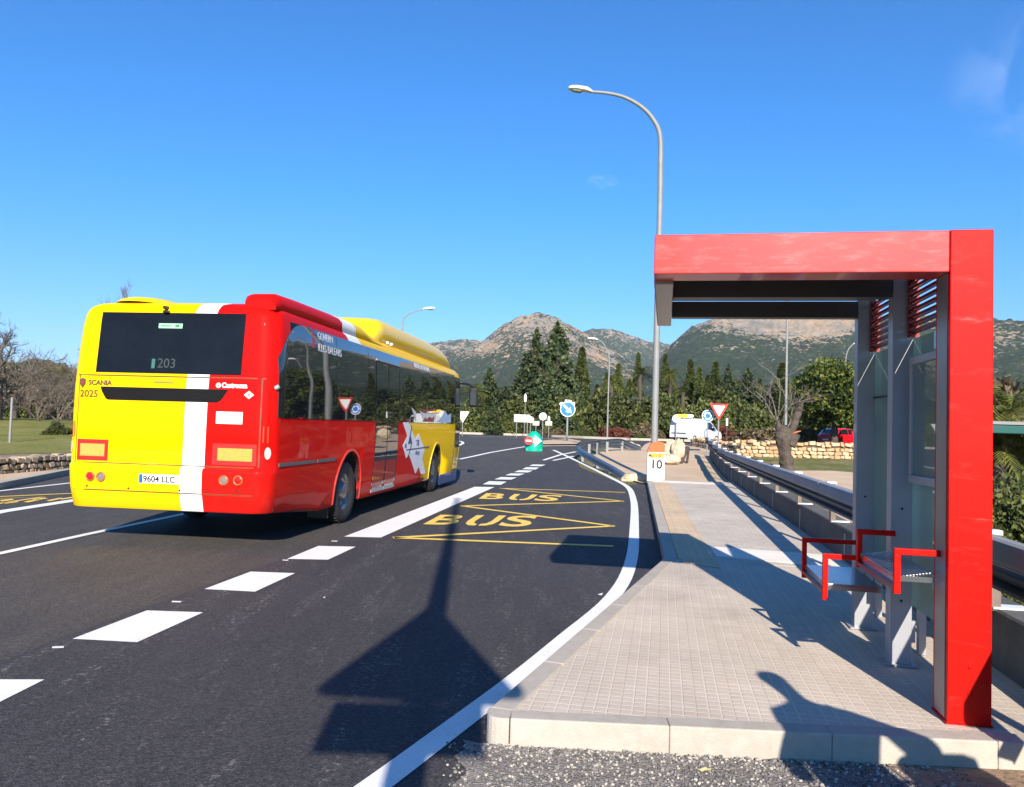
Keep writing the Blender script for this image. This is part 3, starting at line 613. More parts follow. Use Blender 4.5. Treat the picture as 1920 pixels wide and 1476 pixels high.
while Y < 36.4:
    m = MB(); p = rp(Y, .05, .76); m.box(p, (.06, .09, .50), -.188, 2)
    p = rp(Y, .14, .528); m.box(p, (.22, .12, .012), -.188, 1); p = rp(Y, .0, .97); m.box(p, (.10, .05, .05), -.188, 2)  # white plates mimic sunlit rectangles along the parapet top
    p = rp(Y, .03, 1.02); m.box(p, (.12, .09, .03), -.188, 1)
    m.build('post', [M_steel, flat('sunlit_white', (.74, .74, .72), .4), flat('post_rust', (.17, .13, .105), .7, .2, var=.2)], gr); Y += 2.5
# curved guardrail on the left of the path
g2 = thing('guardrail', 'short curving steel guardrail whose near end dips into the ground left of the sandy path', 'guardrail', (0, 0, 0))
def gz(px, py, D): p = GD(px, py, D); return p
gp = smooth_poly([gz(1181, 893, 25.2), gz(1150, 874, 27.5), gz(1118, 857, 30.0), gz(1090, 841.5, 33), gz(1086, 834, 34.2), gz(1098, 828.5, 35.8), gz(1125, 825, 37.5), gz(1162, 822.5, 39), gz(1180, 829, 39.6), gz(1203, 838, 40)], 5)
wbeam([(p.x, p.y, p.z) for p in gp], -.155, .31, -1).build('rail', flat('rail_blue_grey', (.20, .23, .27), .35, .8, var=.1), g2)
for (px, py, D) in ((1088, 842, 33.1), (1115, 857, 30.2), (1133, 866, 28.7), (1101, 829, 36), (1117, 826.5, 36.9), (1135, 825, 38), (1163, 824, 39.2)):
    p = gz(px, py, D); zt = terr(0, D); m = MB(); m.box((p.x + .10, p.y + .06, (p.z - .09 + zt)/2), (.12, .06, max(.08, p.z - .09 - zt)), .1)
    m.build('post', M_galv2, g2)
# terminal wedge of the long guardrail
m = MB(); a = GD(1289, 838, 34); b = GD(1277, 868, 33); c = GD(1288, 868, 33.2)
m.tube([a, b], .09, 6, flat=.4); m.tube([a + Vector((.08, .1, -.05)), c], .05, 6)
m.build('end_terminal', flat('terminal_dark', (.10, .075, .06), .6, .3), gr)
# ================================================================ MILESTONE
ms = thing('milestone', 'white kilometre marker with orange rounded top and the number 10', 'milestone', (4.32, 23.62, .10), -.05)
def arcpts(w, zc, r, n=10): return
sc = .5
out = [(-.25, -.08), (.25, .10), (.25, 1.06)] + [(.25*math.cos(t) * 1.0, 1.06 + .16*math.sin(t)) for t in [math.pi*k/12 for k in range(1, 12)]] + [(-.25, .92)]
out = [(-.25, -.02), (.25, .09), (.25, 1.10), (.21, 1.17), (.12, 1.195), (0, 1.20), (-.09, 1.17), (-.16, 1.11), (-.21, 1.03), (-.245, .93), (-.25, .88)]
Mx = Matrix.Rotation(R(90), 4, 'X')
m = MB(); m.prism([p for p in out if p[1] <= .89] [:2] + [(.25, .885), (-.25, .885)], -.09, .09, Mx); m.build('body', flat('milestone_white', (.80, .80, .78), .5), ms)
m = MB(); m.prism([(-.25, .886), (.25, .886)] + [p for p in out[2:-1]], -.088, .088, Mx); m.build('orange_cap', flat('milestone_orange', (.80, .10, .012), .45), ms)
m = MB(); m.box((0, -.0925, .79), (.46, .004, .14)); m.build('road_number_plate', flat('plate_amber', (.80, .45, .03), .5), ms)
text('road_number', 'Ma-1110', .125, M_black, ms, Matrix.Translation((-.225, -.0955, .747)) @ Mx, sx=.82, bold=.003)
text('kilometre_number', '10', .36, M_black, ms, Matrix.Translation((-.175, -.0925, .41)) @ Mx, sx=1.0, bold=.011)
# ================================================================ STREET LAMPS
def lamp(label, base, pts, r0, r1, headpos, headdir, scale, group='street lamps along the road'):
    t = thing('street_lamp', label, 'street lamp', base, 0, group); B = Vector(base)
    P = smooth_poly([Vector(p) - B for p in pts], 8); n = len(P)
    m = MB(); m.tube(P, [r0 + (r1 - r0)*i/(n-1) for i in range(n)], 12); m.lathe([(r0*1.5, 0), (r0*1.5, .03), (r0*1.1, .06)], n=16); m.build('pole', M_galv2, t)
    d = Vector(headdir).normalized(); Hp = Vector(headpos) - B
    q = d.to_track_quat('X', 'Z').to_matrix(); s = scale
    Mm = Matrix.Translation(Hp) @ q.to_4x4()
    m = MB(); secs = [(-.02, .035, .03, 0), (.06, .07, .06, .01), (.16, .11, .085, .02), (.45, .135, .085, .015), (.62, .12, .07, .005), (.70, .07, .04, 0)]
    vs = []
    for x, w, h, z in secs:
        for k in range(12):
            a = 2*math.pi*k/12; yy = w*math.copysign(abs(math.cos(a))**.6, math.cos(a)); zz = h*math.copysign(abs(math.sin(a))**.6, math.sin(a))
            if zz < -.03: zz = -.03
            vs.append(Mm @ Vector((x*s, yy*s, (zz + z)*s)))
    fs = [(i*12+k, i*12+(k+1) % 12, (i+1)*12+(k+1) % 12, (i+1)*12+k) for i in range(len(secs)-1) for k in range(12)] + [list(range(12)), list(range(60, 72))]
    m.add(vs, fs, 0, True); hd = m.build('lamp_head', flat('lamp_white', (.72, .71, .66), .4), t)
    m = MB(); m.add([Mm @ Vector((x*s, y*s, -.034*s - zz*s)) for x, y, zz in ((.30, -.10, 0), (.60, -.09, 0), (.60, .09, 0), (.30, .10, 0), (.34, -.07, .04), (.55, -.06, .04), (.55, .06, .04), (.34, .07, .04))], [(0, 1, 2, 3), (4, 5, 6, 7), (0, 1, 5, 4), (1, 2, 6, 5), (2, 3, 7, 6), (3, 0, 4, 7)])
    m.build('lens', flat('lamp_lens', (.25, .27, .22), .15), hd); return t
D = 26.0
b0 = GD(1232, 600, D); base = (b0.x, D, .1)
def lp(px, py): p = GD(px, py, D); return p
X0 = b0.x
top = lp(1244, 300).z
pl_ = [(X0, D, .1), (X0, D, 3), (X0, D, 6), (X0, D, 8.5), (X0, D, lp(1241, 320).z)] + [tuple(lp(a, b)) for a, b in ((1237.5, 255), (1224, 223), (1202, 200), (1172, 183), (1140, 175), (1106, 172))]
pl_[3] = (X0 + .01, D, 8.5)
lamp('tall galvanised street lamp with a long curved arm rising behind the bus shelter', base, pl_, .115, .045, lp(1110, 172), (-1, 0, .12), 1.13)
def far_lamp(label, D, pole_px, zbase, ytop, arm, head_dir, r=.08):
    bp = GD(pole_px, 800, D); X = bp.x; zb = terr(0, D)
    top = GD(pole_px, ytop, D).z
    pts = [(X, D, zb), (X, D, zb + 2), (X, D, zb + 4), (X, D, top)] + [tuple(GD(a, b, D)) for a, b in arm]
    e = GD(*arm[-1], D); lamp(label, (X, D, zb), pts, r, .04, e, head_dir, 1.3)
far_lamp('small distant street lamp in front of the rocky hill, its arm curving left', 70, 1139, 790, 672, ((1136, 652), (1128, 641), (1121, 637)), (-1, 0, .1))
far_lamp('slim lamp post rising behind the pruned tree and the shelter roof', 45, 1473, 800, 570, ((1478, 556), (1486, 548)), (1, .3, .1), .09)
far_lamp('distant street lamp whose head shows above the yellow bus roof', 58, 748, 800, 625, ((757, 599), (770, 587), (793, 580)), (1, 0, .1))
far_lamp('thin curved lamp arm showing over the glossy round tree', 68, 1585, 830, 690, ((1586, 672), (1591, 655), (1600, 645)), (1, 0, .1), .06)
# ================================================================ SIGNS
M_blue = flat('sign_blue', (.0, .16, .62), .35, var=.03); M_signw = flat('sign_white', (.82, .82, .80), .4, var=.03)
M_sred = flat('sign_red', (.55, .02, .02), .4, var=.03); M_back = flat('sign_back', (.68, .68, .66), .45, .1)
def face(P, D, rz=0):  # local frame for a sign: x right, y up, z toward the camera
    return Matrix.Translation(P) @ Matrix.Rotation(rz, 4, 'Z') @ Matrix.Rotation(R(90), 4, 'X')
def disc(m, r, z0, z1, n=28, mi=0, c=(0, 0)): m.prism([(c[0] + r*math.cos(2*math.pi*k/n), c[1] + r*math.sin(2*math.pi*k/n)) for k in range(n)], z0, z1, mi=mi)
def signpost(label, px, pyc, D, rot=0, zb=None, name='traffic_sign', cat='traffic sign'):
    c = GD(px, pyc, D); zb = terr(0, D) if zb is None else zb
    t = thing(name, label, cat, (c.x, D, zb), rot); h = c.z - zb
    return t, h
def post(t, h, top, r=.03, x=0, mat=None): m = MB(); m.tube([(x, .03, 0), (x, .03, h + top)], r, 8); m.build('post', mat or M_galv2, t)
def plate(t, name, h, shapes, mats):
    m = MB(); m2 = m
    for fn in shapes: fn(m)
    Mm = Matrix.Translation((0, 0, h)) @ Matrix.Rotation(R(90), 4, 'X'); m.v = [tuple(Mm @ Vector(v)) for v in m.v]
    return m.build(name, mats, t)
# blue keep-right arrow
t, h = signpost('round blue sign with a white arrow pointing down right on the island', 1064.5, 767.5, 48)
post(t, h, .55, .06)
plate(t, 'rim', h, [lambda m: disc(m, .46, 0, .02)], M_signw)
plate(t, 'sign_face', h, [lambda m: disc(m, .415, .02, .026)], M_blue)
ar = [(-.07, .33), (.07, .33), (.07, -.02), (.2, -.02), (0, -.33), (-.2, -.02), (-.07, -.02)]
ca, sa = math.cos(R(45)), math.sin(R(45)); ar = [(x*ca - y*sa, x*sa + y*ca) for x, y in ar]
plate(t, 'arrow', h, [lambda m: m.prism(ar, .026, .031)], M_signw)
plate(t, 'rear_sign', h, [lambda m: m.prism([(-.52, .30), (-.42, .42), (-.2, .40), (-.16, .58), (.2, .56), (.22, .44), (.40, .44), (.44, .28), (0, -.3)], -.06, -.05)], M_back)
# yield and roundabout signs
t, h = signpost('red bordered white yield triangle on a post beside the stone wall', 1348, 768, 38, zb=terr(0, 38) - .1)
post(t, h, .2, .04)
tri = lambda s, dy=0: [(-s/2, s*.30 + dy), (s/2, s*.30 + dy), (.0, -s*.566 + dy)]
def rtri(s, r=.05):
    o = []
    P = tri(s)
    for i in range(3):
        a, b, c = Vector(P[i-1]), Vector(P[i]), Vector(P[(i+1) % 3]); p = b + (a-b).normalized()*r*1.4; q = b + (c-b).normalized()*r*1.4
        for k in range(5): u = k/4; o.append(tuple(p*(1-u)**2 + b*2*u*(1-u) + q*u*u))
    return o
plate(t, 'rim', h, [lambda m: m.prism(rtri(.92), 0, .02)], M_sred)
plate(t, 'sign_face', h, [lambda m: m.prism(rtri(.60, .02), .02, .026)], M_signw)
t, h = signpost('small round blue roundabout sign with circling arrows beside the yield sign', 1327, 780, 38.4, zb=terr(0, 38) - .1)
post(t, h, .1, .035)
plate(t, 'rim', h, [lambda m: disc(m, .29, 0, .02)], M_signw)
plate(t, 'sign_face', h, [lambda m: disc(m, .255, .02, .026)], M_blue)
def arcs(m):
    for k in range(3):
        a0 = R(100 + 120*k); o = [(.19*math.cos(a0 + R(78)*i/8), .19*math.sin(a0 + R(78)*i/8)) for i in range(9)] + [(.225*math.cos(a0+R(78)), .225*math.sin(a0+R(78))), (.15*math.cos(a0+R(108)), .15*math.sin(a0+R(108))), (.09*math.cos(a0+R(78)), .09*math.sin(a0+R(78)))] + [(.125*math.cos(a0 + R(78)*i/8), .125*math.sin(a0 + R(78)*i/8)) for i in range(8, -1, -1)]
        m.prism(o, .026, .031)
plate(t, 'arrows', h, [arcs], M_signw)
# green divergence bollard with no entry disc
bo = thing('divergence_bollard', 'bulky green bollard with white arrow and red no entry disc at the island tip', 'bollard', (GD(1001, 838, 38).x, 38, terr(0, 38)))
M_grn = flat('bollard_green', (.0, .36, .24), .35, coat=.3)
w, hh = .43, .95
def bsec(z):  # superellipse dome with flat front pair
    q = max(0, (z/hh)); return w*(1 - max(0, (q - .35)/.65)**2.6*.75)
m = MB(); vs = []; nz = 14; nr = 20
for i in range(nz):
    z = hh*i/(nz-1); rr = bsec(z) if i < nz-1 else .12
    for k in range(nr): a = 2*math.pi*k/nr; vs.append((rr*math.cos(a), .8*rr*math.sin(a), z if i else 0))
fs = [(i*nr+k, i*nr+(k+1) % nr, (i+1)*nr+(k+1) % nr, (i+1)*nr+k) for i in range(nz-1) for k in range(nr)] + [list(range((nz-1)*nr, nz*nr))]
m.add(vs, fs, 0, True); m.box((-.30, -.1, .06), (.16, .3, .12), bev=.02); m.box((.28, -.1, .06), (.2, .3, .12), bev=.02); m.build('body', M_grn, bo)
Ma = Matrix.Translation((0, -.36, .5)) @ Matrix.Rotation(R(8), 4, 'X') @ Matrix.Rotation(R(90), 4, 'X')
m = MB(); m.prism([(-.12, .09), (.02, .09), (.02, .29), (.36, 0), (.02, -.29), (.02, -.09), (-.12, -.09)], -.05, .03, Ma); m.build('arrow', flat('arrow_white', (.66, .76, .76), .35), bo)
m = MB(); disc(m, .20, 0, .02); m.v = [tuple(Matrix.Translation((-.26, -.40, .5)) @ Matrix.Rotation(R(90), 4, 'X') @ Vector(v)) for v in m.v]; ne = m.build('no_entry_disc', M_sred, bo)
m = MB(); m.box((-.26, -.423, .5), (.27, .006, .07)); m.build('white_bar', M_signw, ne)
# direction panel
t, h = signpost('white rectangular direction panel on two thin posts at the roundabout', 979, 785, 62, name='direction_sign', cat='direction sign')
post(t, h, .25, .035, -.42); post(t, h, .25, .035, .42)
plate(t, 'panel', h, [lambda m: m.prism([(-.62, -.27), (.62, -.27), (.62, .30), (-.62, .30)], 0, .03)], M_signw)
plate(t, 'printed_bars', h, [lambda m: m.prism([(-.2, .08), (.2, .08), (.2, .16), (-.2, .16)], .03, .034), lambda m: m.prism([(-.45, -.08), (.25, -.08), (.25, -.03), (-.45, -.03)], .03, .034)], flat('sign_amber', (.62, .5, .28), .5))
for px, py, rr, lb in ((1018, 781, .30, 'grey back of a round sign on a post between the white panels'), (995, 787, .25, 'back of a round white sign just right of the direction panel')):
    t, h = signpost(lb, px, py, 62); post(t, h, .2, .03)
    plate(t, 'sign_back', h, [lambda m: disc(m, rr, 0, .02)], M_back)
for px, py, lb in ((1005, 794, 'small white rectangular plate on a post behind the green bollard'), (1029, 794, 'small white plate under a pointed marker right of the round sign back')):
    t, h = signpost(lb, px, py, 64); post(t, h, .5 if px > 1010 else .1, .03)
    plate(t, 'plate', h, [lambda m: m.prism([(-.25, -.15), (.25, -.15), (.25, .17), (-.25, .17)], 0, .02)], M_signw)
    if px > 1010: plate(t, 'pointed_marker', h, [lambda m: m.prism([(-.09, .2), (.09, .2), (.09, .45), (0, .62), (-.09, .45)], 0, .02)], M_signw)
t, h = signpost('back of an inverted triangle sign showing behind the front of the bus', 868, 779, 60)
post(t, h, .2, .035); plate(t, 'sign_back', h, [lambda m: m.prism(rtri(1.0), 0, .02)], M_back)
t, h = signpost('slim white marker hanging on a tall thin pole among the conifers', 985, 747, 72, name='marker_post', cat='post')
post(t, h, .3, .03); plate(t, 'marker', h, [lambda m: m.prism([(-.1, -.3), (.1, -.3), (.1, .25), (0, .45), (-.1, .25)], 0, .03)], M_signw)
t, h = signpost('thin dark wooden post with a pale band right of the yield sign', 1363, 786, 56, name='marker_post', cat='post')
post(t, h, .2, .05, mat=M_trunk); plate(t, 'pale_band', h, [lambda m: m.box((0, -.2, -.0), (.13, .5, .1))], M_signw)
t = thing('fence_post', 'single thin galvanised fence post standing on the left verge', 'fence post', tuple(Gt(17, 851)))
hgt = GD(14, 745, Gt(17, 851).y).z - terr(0, Gt(17, 851).y)
m = MB(); m.tube([(0, 0, -.1), (0, 0, hgt)], .045, 8); m.build('pole', M_galv2, t)
# ================================================================ CITY BUS
BY = .1241; HWc = 1.39
bus = thing('city_bus', 'long yellow and red city bus with a white rear stripe driving away', 'bus', (-2.9206 - HWc*math.cos(BY), 9.7693 + HWc*math.sin(BY), .012), -BY)
def lerpt(tab, z):
    for (a, va), (b, vb) in zip(tab, tab[1:]):
        if z <= b: return va + (vb - va)*max(0, (z - a))/(b - a)
    return tab[-1][1]
HW = [(.3, 1.32), (.7, 1.36), (1.0, 1.385), (1.6, 1.39), (2.2, 1.385), (2.75, 1.36), (2.95, 1.33), (3.02, 1.28), (3.07, 1.18), (3.10, 1.0), (3.12, .6)]
RY = [(.3, .03), (.44, .02), (.7, -.03), (.93, -.035), (.975, -.03), (.985, .0), (1.5, .0), (2.1, .01), (2.9, .09), (3.0, .13), (3.05, .2), (3.09, .35), (3.12, .8)]
CR, CF, LB = .24, .42, 12.6
def side_x(y, z):
    hw = lerpt(HW, z); r0 = lerpt(RY, z); u = y - r0
    if u < CR: return hw - CR + math.sqrt(max(0, CR*CR - (CR - max(0, u))**2))
    if y > LB - CF: return hw - CF + math.sqrt(max(0, CF*CF - (y - LB + CF)**2))
    return hw
def rear_y(x, z):
    hw = lerpt(HW, z); r0 = lerpt(RY, z); u = abs(x) - (hw - CR)
    if u > 0: return r0 + CR - math.sqrt(max(0, CR*CR - min(u, CR)**2))
    return r0
# livery painted on the panels
m_, nt, b_ = newmat('bus_livery'); L = nt.links
tc = N(nt, 'ShaderNodeTexCoord'); sp = N(nt, 'ShaderNodeSeparateXYZ'); L.new(tc.outputs['Object'], sp.inputs[0])
def mth(op, a, b=None, c=None):
    n = N(nt, 'ShaderNodeMath', operation=op)
    for i, v in enumerate((a, b, c)):
        if v is None: continue
        if isinstance(v, (int, float)): n.inputs[i].default_value = v
        else: L.new(v, n.inputs[i])
    return n.outputs[0]
X_, Y_, Z_ = sp.outputs
s1 = mth('SUBTRACT', Y_, mth('MULTIPLY', mth('SUBTRACT', X_, .375), 3.3))          # <0 red on rear and roof
low = mth('MULTIPLY', mth('LESS_THAN', Z_, 1.7), mth('GREATER_THAN', X_, 1.17)); low = mth('MULTIPLY', low, mth('GREATER_THAN', Y_, .1))
s2 = mth('SUBTRACT', Y_, mth('ADD', mth('MULTIPLY', mth('SUBTRACT', 1.65, Z_), 1.58), 6.36))
red = mth('MAXIMUM', mth('MULTIPLY', mth('LESS_THAN', s1, 0), mth('SUBTRACT', 1, low)), mth('MULTIPLY', low, mth('LESS_THAN', s2, 0)))
whi = mth('MULTIPLY', mth('LESS_THAN', mth('ABSOLUTE', s1), mth('SUBTRACT', .48, mth('MULTIPLY', Y_, .05))), mth('SUBTRACT', 1, low))
RED, YEL, WHT = (.56, .005, .003, 1), (.82, .50, .0, 1), (.80, .80, .78, 1)
c1 = N(nt, 'ShaderNodeMixRGB'); c1.inputs[1].default_value = YEL; c1.inputs[2].default_value = RED; L.new(red, c1.inputs[0])
c2 = N(nt, 'ShaderNodeMixRGB'); c2.inputs[2].default_value = WHT; L.new(whi, c2.inputs[0]); L.new(c1.outputs[0], c2.inputs[1])
belt = mth('MULTIPLY', mth('MULTIPLY', mth('GREATER_THAN', Z_, 1.64), mth('LESS_THAN', Z_, 2.885)), mth('MULTIPLY', mth('GREATER_THAN', mth('ABSOLUTE', X_), 1.2), mth('GREATER_THAN', Y_, .5)))
c3 = N(nt, 'ShaderNodeMixRGB'); c3.inputs[2].default_value = (.012, .012, .014, 1); L.new(belt, c3.inputs[0]); L.new(c2.outputs[0], c3.inputs[1]); c2 = c3
gn = N(nt, 'ShaderNodeTexNoise', i_Scale=2.6, i_Detail=7., i_Roughness=.7); L.new(tc.outputs['Object'], gn.inputs['Vector'])
gd = mth('MULTIPLY', mth('SUBTRACT', 1.15, Z_), mth('MULTIPLY', gn.outputs['Fac'], .20)); gd = mth('MAXIMUM', gd, 0)
c4 = N(nt, 'ShaderNodeMixRGB'); c4.inputs[2].default_value = (.16, .12, .09, 1); L.new(gd, c4.inputs[0]); L.new(c2.outputs[0], c4.inputs[1]); c2 = c4
L.new(c2.outputs[0], b_.inputs['Base Color']); b_.inputs['Roughness'].default_value = .5; b_.inputs['Specular IOR Level'].default_value = .03; b_.inputs['Coat Weight'].default_value = .15; b_.inputs['Coat Roughness'].default_value = .03
n_ = N(nt, 'ShaderNodeTexNoise', i_Scale=1.3, i_Detail=2.); L.new(tc.outputs['Object'], n_.inputs['Vector'])
bp_ = N(nt, 'ShaderNodeBump', i_Strength=.10, i_Distance=.06); L.new(n_.outputs['Fac'], bp_.inputs['Height']); L.new(bp_.outputs[0], b_.inputs['Normal']); L.new(bp_.outputs[0], b_.inputs['Coat Normal'])
M_liv = m_
M_dark = flat('underbody_dark', (.012, .012, .013), .8)
# shell
def ring(z, zfun=None):
    o = []; hw = lerpt(HW, z); r0 = lerpt(RY, z)
    xs_ = [0, .4, .8, hw - CR]; o += [(x, r0) for x in xs_]
    o += [(hw - CR + CR*math.sin(R(a)), r0 + CR - CR*math.cos(R(a))) for a in (15, 30, 45, 60, 75, 90)]
    o += [(hw, y) for y in (1, 1.8, 2.4, 3, 3.7, 4.5, 5.5, 6.5, 7.5, 8.8, 9.4, 10, 11, LB - CF)]
    o += [(hw - CF + CF*math.cos(R(a)), LB - CF + CF*math.sin(R(a))) for a in (20, 40, 60, 75, 90)]
    o += [(.6, LB)]
    full = o + [(0, LB)] + [(-x, y) for x, y in reversed(o[1:])]
    return [(x, y, z) for x, y in full]
zs = [.31, .44, .7, .93, .972, .985, 1.2, 1.6, 2.0, 2.4, 2.75, 2.9, 2.97, 3.02, 3.05, 3.07, 3.09, 3.105]
rings = [ring(z) for z in zs]
rings[0] = [(x, y, .31 + .13*max(0, 1 - max(0, y - .6)/1.2)) for x, y, z in rings[0]]
rings[1] = [(x, y, .36 + .09*max(0, 1 - max(0, y - .6)/1.2)) for x, y, z in rings[1]]
k = len(rings[0]); m = MB()
m.add([p for r in rings for p in r], [(i*k+j, i*k+(j+1) % k, (i+1)*k+(j+1) % k, (i+1)*k+j) for i in range(len(rings)-1) for j in range(k)], 0, True)
m.f += [list(range(k))[::-1], list(range((len(rings)-1)*k, len(rings)*k))]; m.m += [1, 0]; m.smooth += [False, False]
shell = m.build('body', [M_liv, M_dark], bus)
WY = (3.02, 9.42); WR = .49
def arch_poly(yc, r=.62):
    return [(yc - r, -.2), (yc - r, .48)] + [(yc - r*math.cos(math.pi*i/14), .50 + r*1.04*math.sin(math.pi*i/14)) for i in range(15)] + [(yc + r, .48), (yc + r, -.2)]
MYZ = Matrix(((0, 0, 1, 0), (1, 0, 0, 0), (0, 1, 0, 0), (0, 0, 0, 1)))   # local (a,b,c) -> x=c, y=a, z=b
m = MB()
for yc in WY:
    for s in (-1, 1): m.prism(arch_poly(yc), .78 if s > 0 else -1.5, 1.5 if s > 0 else -.78, MYZ, 0)
cut = m.build('arch_cutter', [M_dark], bus)
bo_ = shell.modifiers.new('b', 'BOOLEAN'); bo_.operation = 'DIFFERENCE'; bo_.object = cut; bo_.solver = 'EXACT'; bo_.material_mode = 'TRANSFER'
bpy.context.view_layer.update()
me = bpy.data.meshes.new_from_object(shell.evaluated_get(bpy.context.evaluated_depsgraph_get())); shell.modifiers.clear(); shell.data = me
bpy.data.objects.remove(cut)
# decals that follow the side or the rear of the body
def wrap_side(o, off):
    for v in o.data.vertices:
        y, z, w = v.co.x, v.co.y, v.co.z; v.co = (side_x(y, z) + off + w, y, z)
    return o
def wrap_rear(o, off, shift=.06):
    for v in o.data.vertices:
        x, z, w = v.co.x + shift, v.co.y, v.co.z; v.co = (x, rear_y(x, z) - off - w, z)
    return o
def grid_panel(name, y0, y1, z0, z1, mat, th=.006, zt=None, zb=None, parent=None, wrap=wrap_side, off=.001, n=None, par=None):
    n = n or max(2, int((y1-y0)/.08)); nz = max(2, int((z1-z0)/.1)); m = MB(); vs = []
    for s in (0, 1):
        for i in range(n+1):
            y = y0 + (y1-y0)*i/n; t = zt(y) if zt else z1; bb = zb(y) if zb else z0
            for j in range(nz+1): vs.append((y, bb + (t-bb)*j/nz, s*th))
    q = (n+1)*(nz+1); idx = lambda s, i, j: s*q + i*(nz+1) + j
    fs = [(idx(1, i, j), idx(1, i+1, j), idx(1, i+1, j+1), idx(1, i, j+1)) for i in range(n) for j in range(nz)]
    sm = len(fs)
    edge = [(i, 0) for i in range(n+1)] + [(n, j) for j in range(1, nz+1)] + [(i, nz) for i in range(n-1, -1, -1)] + [(0, j) for j in range(nz-1, 0, -1)]
    m.add(vs[q:], [tuple(i_ - q for i_ in f) for f in fs], 0, True); E4 = [vs[idx(0, *e)] for e in edge] + [vs[idx(1, *e)] for e in edge]; ne_ = len(edge)
    m.add(E4, [(a, (a+1) % ne_, ne_ + (a+1) % ne_, ne_ + a) for a in range(ne_)])
    o = m.build(name, mat, par or bus); return wrap(o, off)
def rnd_top(y):  # rounded rear upper corner of the glazing
    if y < .95: return 2.885 - .50*((.95 - y)/.79)**2.5
    return 2.885 + .035*min(1, y/10)
for a, b in ((.16, 2.215), (2.23, 3.81), (3.825, 4.24), (5.84, 8.1), (8.115, 10.2), (10.215, 11.5)):
    grid_panel('side_window', a, b, 1.635, 2.90, M_gl, zt=rnd_top)
grid_panel('window_header', 4.24, 5.84, 2.74, 2.90, M_gl)
for a, b in ((4.30, 5.03), (5.07, 5.80)):
    d = grid_panel('door', a, b, .37, 2.70, M_gl, th=.008)
    grid_panel('lower_reflection', a + .06, b - .06, .46, .92, flat('door_reflect_red', (.30, .006, .004), .4, coat=.5, spec=.1), th=.004, off=.010, par=d)  # red sheet paints in the reflection low on the door glass
    for yy in (a + .025, b - .025): wrap_side(MB().box((yy, 1.53, .012), (.045, 2.33, .012)).build('door_frame', M_black, d), .001)
    wrap_side(MB().box(((a+b)/2, .40, .012), (b - a, .06, .012)).build('kick_plate', M_frame, d), .001)
for a, b in ((11.56, 12.02), (12.05, 12.5)):
    d = grid_panel('door', a, b, .37, 2.85, M_gl, th=.008)
    grid_panel('lower_reflection', a + .05, b - .05, .42, 1.0, flat('door_reflect_yellow', (.50, .34, .01), .4, coat=.5, spec=.1), th=.004, off=.010, par=d)  # yellow reflection in the lower front door, put in as colour
wrap_side(MB().box((5.05, 2.725, .012), (1.56, .03, .02)).build('door_header', M_frame, bus), .002)
# seams, vents and lower panels on the right side
for y, z0, z1 in ((1.52, .34, 1.03), (2.30, .36, 1.60), (3.80, .34, 1.6), (4.26, .34, 1.6), (5.86, .34, 1.6), (6.6, .34, 1.0), (8.74, .34, 1.6), (10.2, .34, 1.6), (.22, .46, 1.6)): wrap_side(MB().box((y, (z0+z1)/2, .0), (.010, z1 - z0, .004)).build('panel_seam', flat('seam_dark', (.10, .012, .01), .6), bus), .0)
for y, w_ in ((.85, 1.24), (1.92, .74)): wrap_side(MB().box((y, 1.04, .0), (w_, .045, .012)).build('trim_strip', flat('trim_grey', (.10, .095, .10), .5), bus), .002)
# white jagged band with the blue line mark
zig = [(6.13, 1.632), (6.59, 1.632), (7.21, 1.28), (7.49, 1.40), (8.10, 1.05), (7.98, .83), (8.69, .33), (8.27, .33), (7.75, .67), (7.5, .53), (6.76, .96), (6.53, .90), (6.20, 1.16), (6.54, 1.35)]
m = MB(); m.prism(zig, 0, .003); zg = m.build('white_jagged_band', flat('decal_white', (.74, .75, .78), .45, coat=.1), bus)
bm = bmesh.new(); bm.from_mesh(zg.data)
for z_ in (.5, .7, .85, 1.0, 1.2, 1.4, 1.6): bmesh.ops.bisect_plane(bm, geom=bm.verts[:]+bm.edges[:]+bm.faces[:], plane_co=(0, z_, 0), plane_no=(0, 1, 0))
bm.to_mesh(zg.data); bm.free(); wrap_side(zg, .002)
M_dblue = flat('decal_blue', (.02, .05, .16), .4)
m = MB(); m.prism([(6.50, 1.055), (8.55, 1.075), (8.55, 1.10), (6.50, 1.08)], .004, .006)
m.prism([(6.60, 1.18), (6.72, 1.36), (6.84, 1.58), (6.88, 1.56), (6.80, 1.36), (6.95, 1.20), (6.80, 1.02), (6.70, .92), (6.66, .94), (6.80, 1.08), (6.86, 1.20)], .004, .006)
wrap_side(m.build('line_mark', M_dblue, bus), .002)
wrap_side(text('lettering', 'TIB', .17, M_dblue, bus, Matrix.Translation((7.32, 1.14, .004)), ext=.001, bold=.006), .002)
wrap_side(text('lettering', 'tib.org', .13, M_dblue, bus, Matrix.Translation((7.28, .95, .004)), ext=.001, bold=.004), .002)
wrap_side(text('lettering', 'tib', .14, M_dblue, bus, Matrix.Translation((6.36, 1.11, .004)), ext=.001, bold=.004), .002)
M_dwhite = flat('decal_bright', (.62, .66, .72), .4)
wrap_side(text('lettering', 'GOVERN', .155, M_dwhite, bus, Matrix.Translation((1.44, 2.765, .008)), ext=.001, sx=1.0), .002)
wrap_side(text('lettering', 'ILLES BALEARS', .155, M_dwhite, bus, Matrix.Translation((1.44, 2.60, .008)), ext=.001, sx=1.0), .002)
wrap_side(text('lettering', 'BUS DE GAS NATURAL', .14, M_dwhite, bus, Matrix.Translation((7.05, 2.80, .008)), ext=.001, sx=1.0, bold=.002), .002)
wrap_side(MB().box((1.27, 2.76, .009), (.10, .27, .002)).build('shield_mark', flat('mark_red', (.30, .03, .05), .4), bus), .002)
